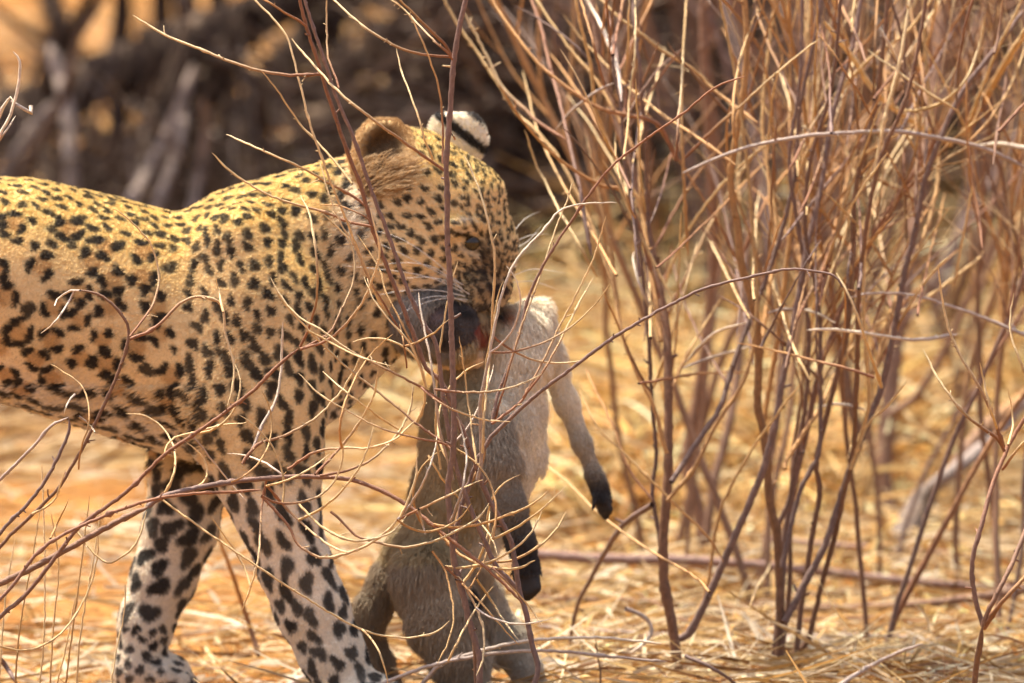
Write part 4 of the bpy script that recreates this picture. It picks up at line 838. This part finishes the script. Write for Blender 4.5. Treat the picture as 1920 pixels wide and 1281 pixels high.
# ---------------------------------------------------------------- fallen dead wood in the left background
def log(name, label, cat, d, parts, grp=None):
    P0 = W(*parts[0][3][0], d); e = tag(empty(name, (P0[0], d, 0)), label, cat, grp)
    for nm, k, (w0, w1), pts in parts: traced(e, nm, k, w0, w1, pts, d, d + RNG.uniform(-.3, .3), .1, 12, M_LOG, .15)
log('dead_tree', 'dark fallen tree trunk slanting across the upper left background', 'tree', 5.2, [('trunk', 'd', (100, 82), [(-200, 420), (-60, 265), (60, 205), (200, 140), (340, 85), (480, 30), (620, -40), (800, -120)]),
    ('limb', 'd', (40, 26), [(70, 200), (100, 120), (110, 60), (85, -10), (70, -60)]), ('limb', 'd', (36, 22), [(105, 100), (140, 50), (180, -20), (200, -60)]), ('limb', 'd', (50, 36), [(360, 80), (330, 160), (310, 260), (330, 380), (340, 560)]),
    ('limb', 'd', (60, 44), [(480, 30), (430, 100), (400, 160), (330, 240), (280, 330), (230, 480), (220, 620)])])
log('dead_tree', 'second dark dead trunk leaning behind the leopard\'s ears', 'tree', 5.8, [('trunk', 'd', (80, 60), [(300, 520), (400, 330), (480, 200), (560, 90), (640, 0), (700, -80)]), ('limb', 'd', (56, 40), [(500, 180), (620, 150), (720, 80), (800, -30)]),
    ('limb', 'd', (50, 30), [(430, 290), (520, 300), (640, 250), (760, 160), (860, 60), (920, -40)]), ('limb', 'd', (60, 40), [(760, 520), (790, 350), (830, 200), (820, 60), (840, -50)])])
log('dead_branch', 'grey bent dead branch lit at the upper left', 'branch', 4.4, [('branch', 'dg', (34, 24), [(150, 620), (140, 440), (130, 260), (122, 190), (105, 120), (90, 80)])], 'dead branches of the brush pile')
log('dead_branch', 'pale grey dead branches fanning down behind the leopard\'s back', 'branch', 4.2, [('branch', 'dg', (26, 18), [(180, 480), (250, 370), (300, 280), (340, 190), (365, 120)]), ('branch', 'dg', (24, 16), [(260, 520), (290, 400), (330, 290), (350, 200)]), ('branch', 'dg', (22, 16), [(330, 540), (360, 400), (385, 260), (380, 180)]), ('branch', 'dg', (20, 16), [(-40, 420), (10, 320), (60, 240), (100, 190)])], 'dead branches of the brush pile')
log('dead_branch', 'dark shaded branch mass right behind the leopard\'s forehead', 'branch', 5.0, [('branch', 'd', (70, 60), [(880, 560), (930, 420), (960, 300), (980, 180), (960, 60), (980, -40)]), ('branch', 'd', (60, 50), [(1060, 560), (1050, 430), (1020, 300), (1040, 180), (1090, 60)]), ('branch', 'd', (50, 40), [(800, 330), (900, 270), (1000, 250), (1120, 260), (1220, 200)])], 'dead branches of the brush pile')
# the tangle of the brush pile itself: singly built limbs plus a mass of twigs
pile = tag(empty('brush_pile', (-.3, 5.6, 0)), 'brown tangle of dead branches piled up behind the leopard', 'brush pile')
g = np.random.default_rng(55)
def rand_branch(B, x0, x1, y0, y1, z0, z1, L0, L1, r0, r1, cols):
    p = np.array((g.uniform(x0, x1), g.uniform(y0, y1), g.uniform(z0, z1))); d = g.normal(size=3) * np.array((1, .7, .75)); d[2] = abs(d[2]) * g.choice((1, 1, -.4)); d /= np.linalg.norm(d)
    L = g.uniform(L0, L1); m = 8; P = [p]
    for i in range(m):
        d = d + g.normal(0, .16, 3); d /= np.linalg.norm(d); P.append(P[-1] + d * L / m)
    P = np.array(P); P[:, 2] = np.maximum(P[:, 2], .005); r = g.uniform(r0, r1); c = np.array(cols[g.integers(0, len(cols))]) * g.uniform(.7, 1.2)
    B.twig(P, r, r * .5, c, c, 6, .05)
CD = [(.13, .09, .065), (.18, .13, .10), (.09, .06, .045), (.22, .155, .11), (.28, .22, .19)]
for k in range(110):
    B_ = Batch(); rand_branch(B_, -1.4, .55, 4.2, 6.2, .0, .22 if k < 60 else .40, .4, 1.0, .006, .020, CD); B_.build('branch', M_LOG, pile)
B_ = Batch()
for k in range(450): rand_branch(B_, -1.4, .3, 4.2, 5.4, .12, .36, .15, .35, .002, .006, CD)
for k in range(1500): rand_branch(B_, -1.5, .65, 4.2, 6.3, .0, .26, .2, .55, .0016, .0055, CD)
for k in range(1000): rand_branch(B_, -.25, .65, 4.2, 6.3, .0, .6, .2, .55, .002, .006, CD)
for k in range(900): rand_branch(B_, -.12, .24, 4.0, 5.6, .0, .62, .15, .4, .003, .012, CD[:3])
for k in range(3000): rand_branch(B_, .2, 2.0, 4.6, 6.8, .0, .9, .2, .7, .002, .007, CD[:3] + [BROWN])
for k in range(60):
    B2 = Batch(); rand_branch(B2, .2, 1.8, 4.6, 6.4, .0, .5, .4, 1.0, .006, .018, CD[:3]); B2.build('branch', M_LOG, pile)
tag(B_.build('twig_tangle', M_LOG, pile), kind='stuff')
for k in range(16):                              # uprights added to carry the unseen shade canopy
    x, y = g.uniform(-1.9, 2.0), g.uniform(5.6, 7.2); l = g.normal(0, .12, 2); B_ = Batch()
    P = np.array([(x + l[0] * t + .05 * math.sin(5 * t + k), y + l[1] * t, -.02 + 1.7 * t) for t in np.linspace(0, 1, 12)]); cc = np.array(CD[k % 3])
    B_.twig(P, g.uniform(.018, .035), .008, cc, cc, 8, .1); B_.build('limb', M_LOG, pile)
shade_crown = Batch()  # unseen twig canopy, added above the pile to shade the background brush
for k in range(2900): rand_branch(shade_crown, -2.1, .25, 3.7, 7.4, .80, 1.9, .25, .6, .003, .010, CD)
for k in range(2600): rand_branch(shade_crown, .2, 2.3, 5.1, 8.0, .80, 1.9, .25, .6, .003, .010, CD)
tag(shade_crown.build('shade_crown', M_LOG, pile), kind='stuff')
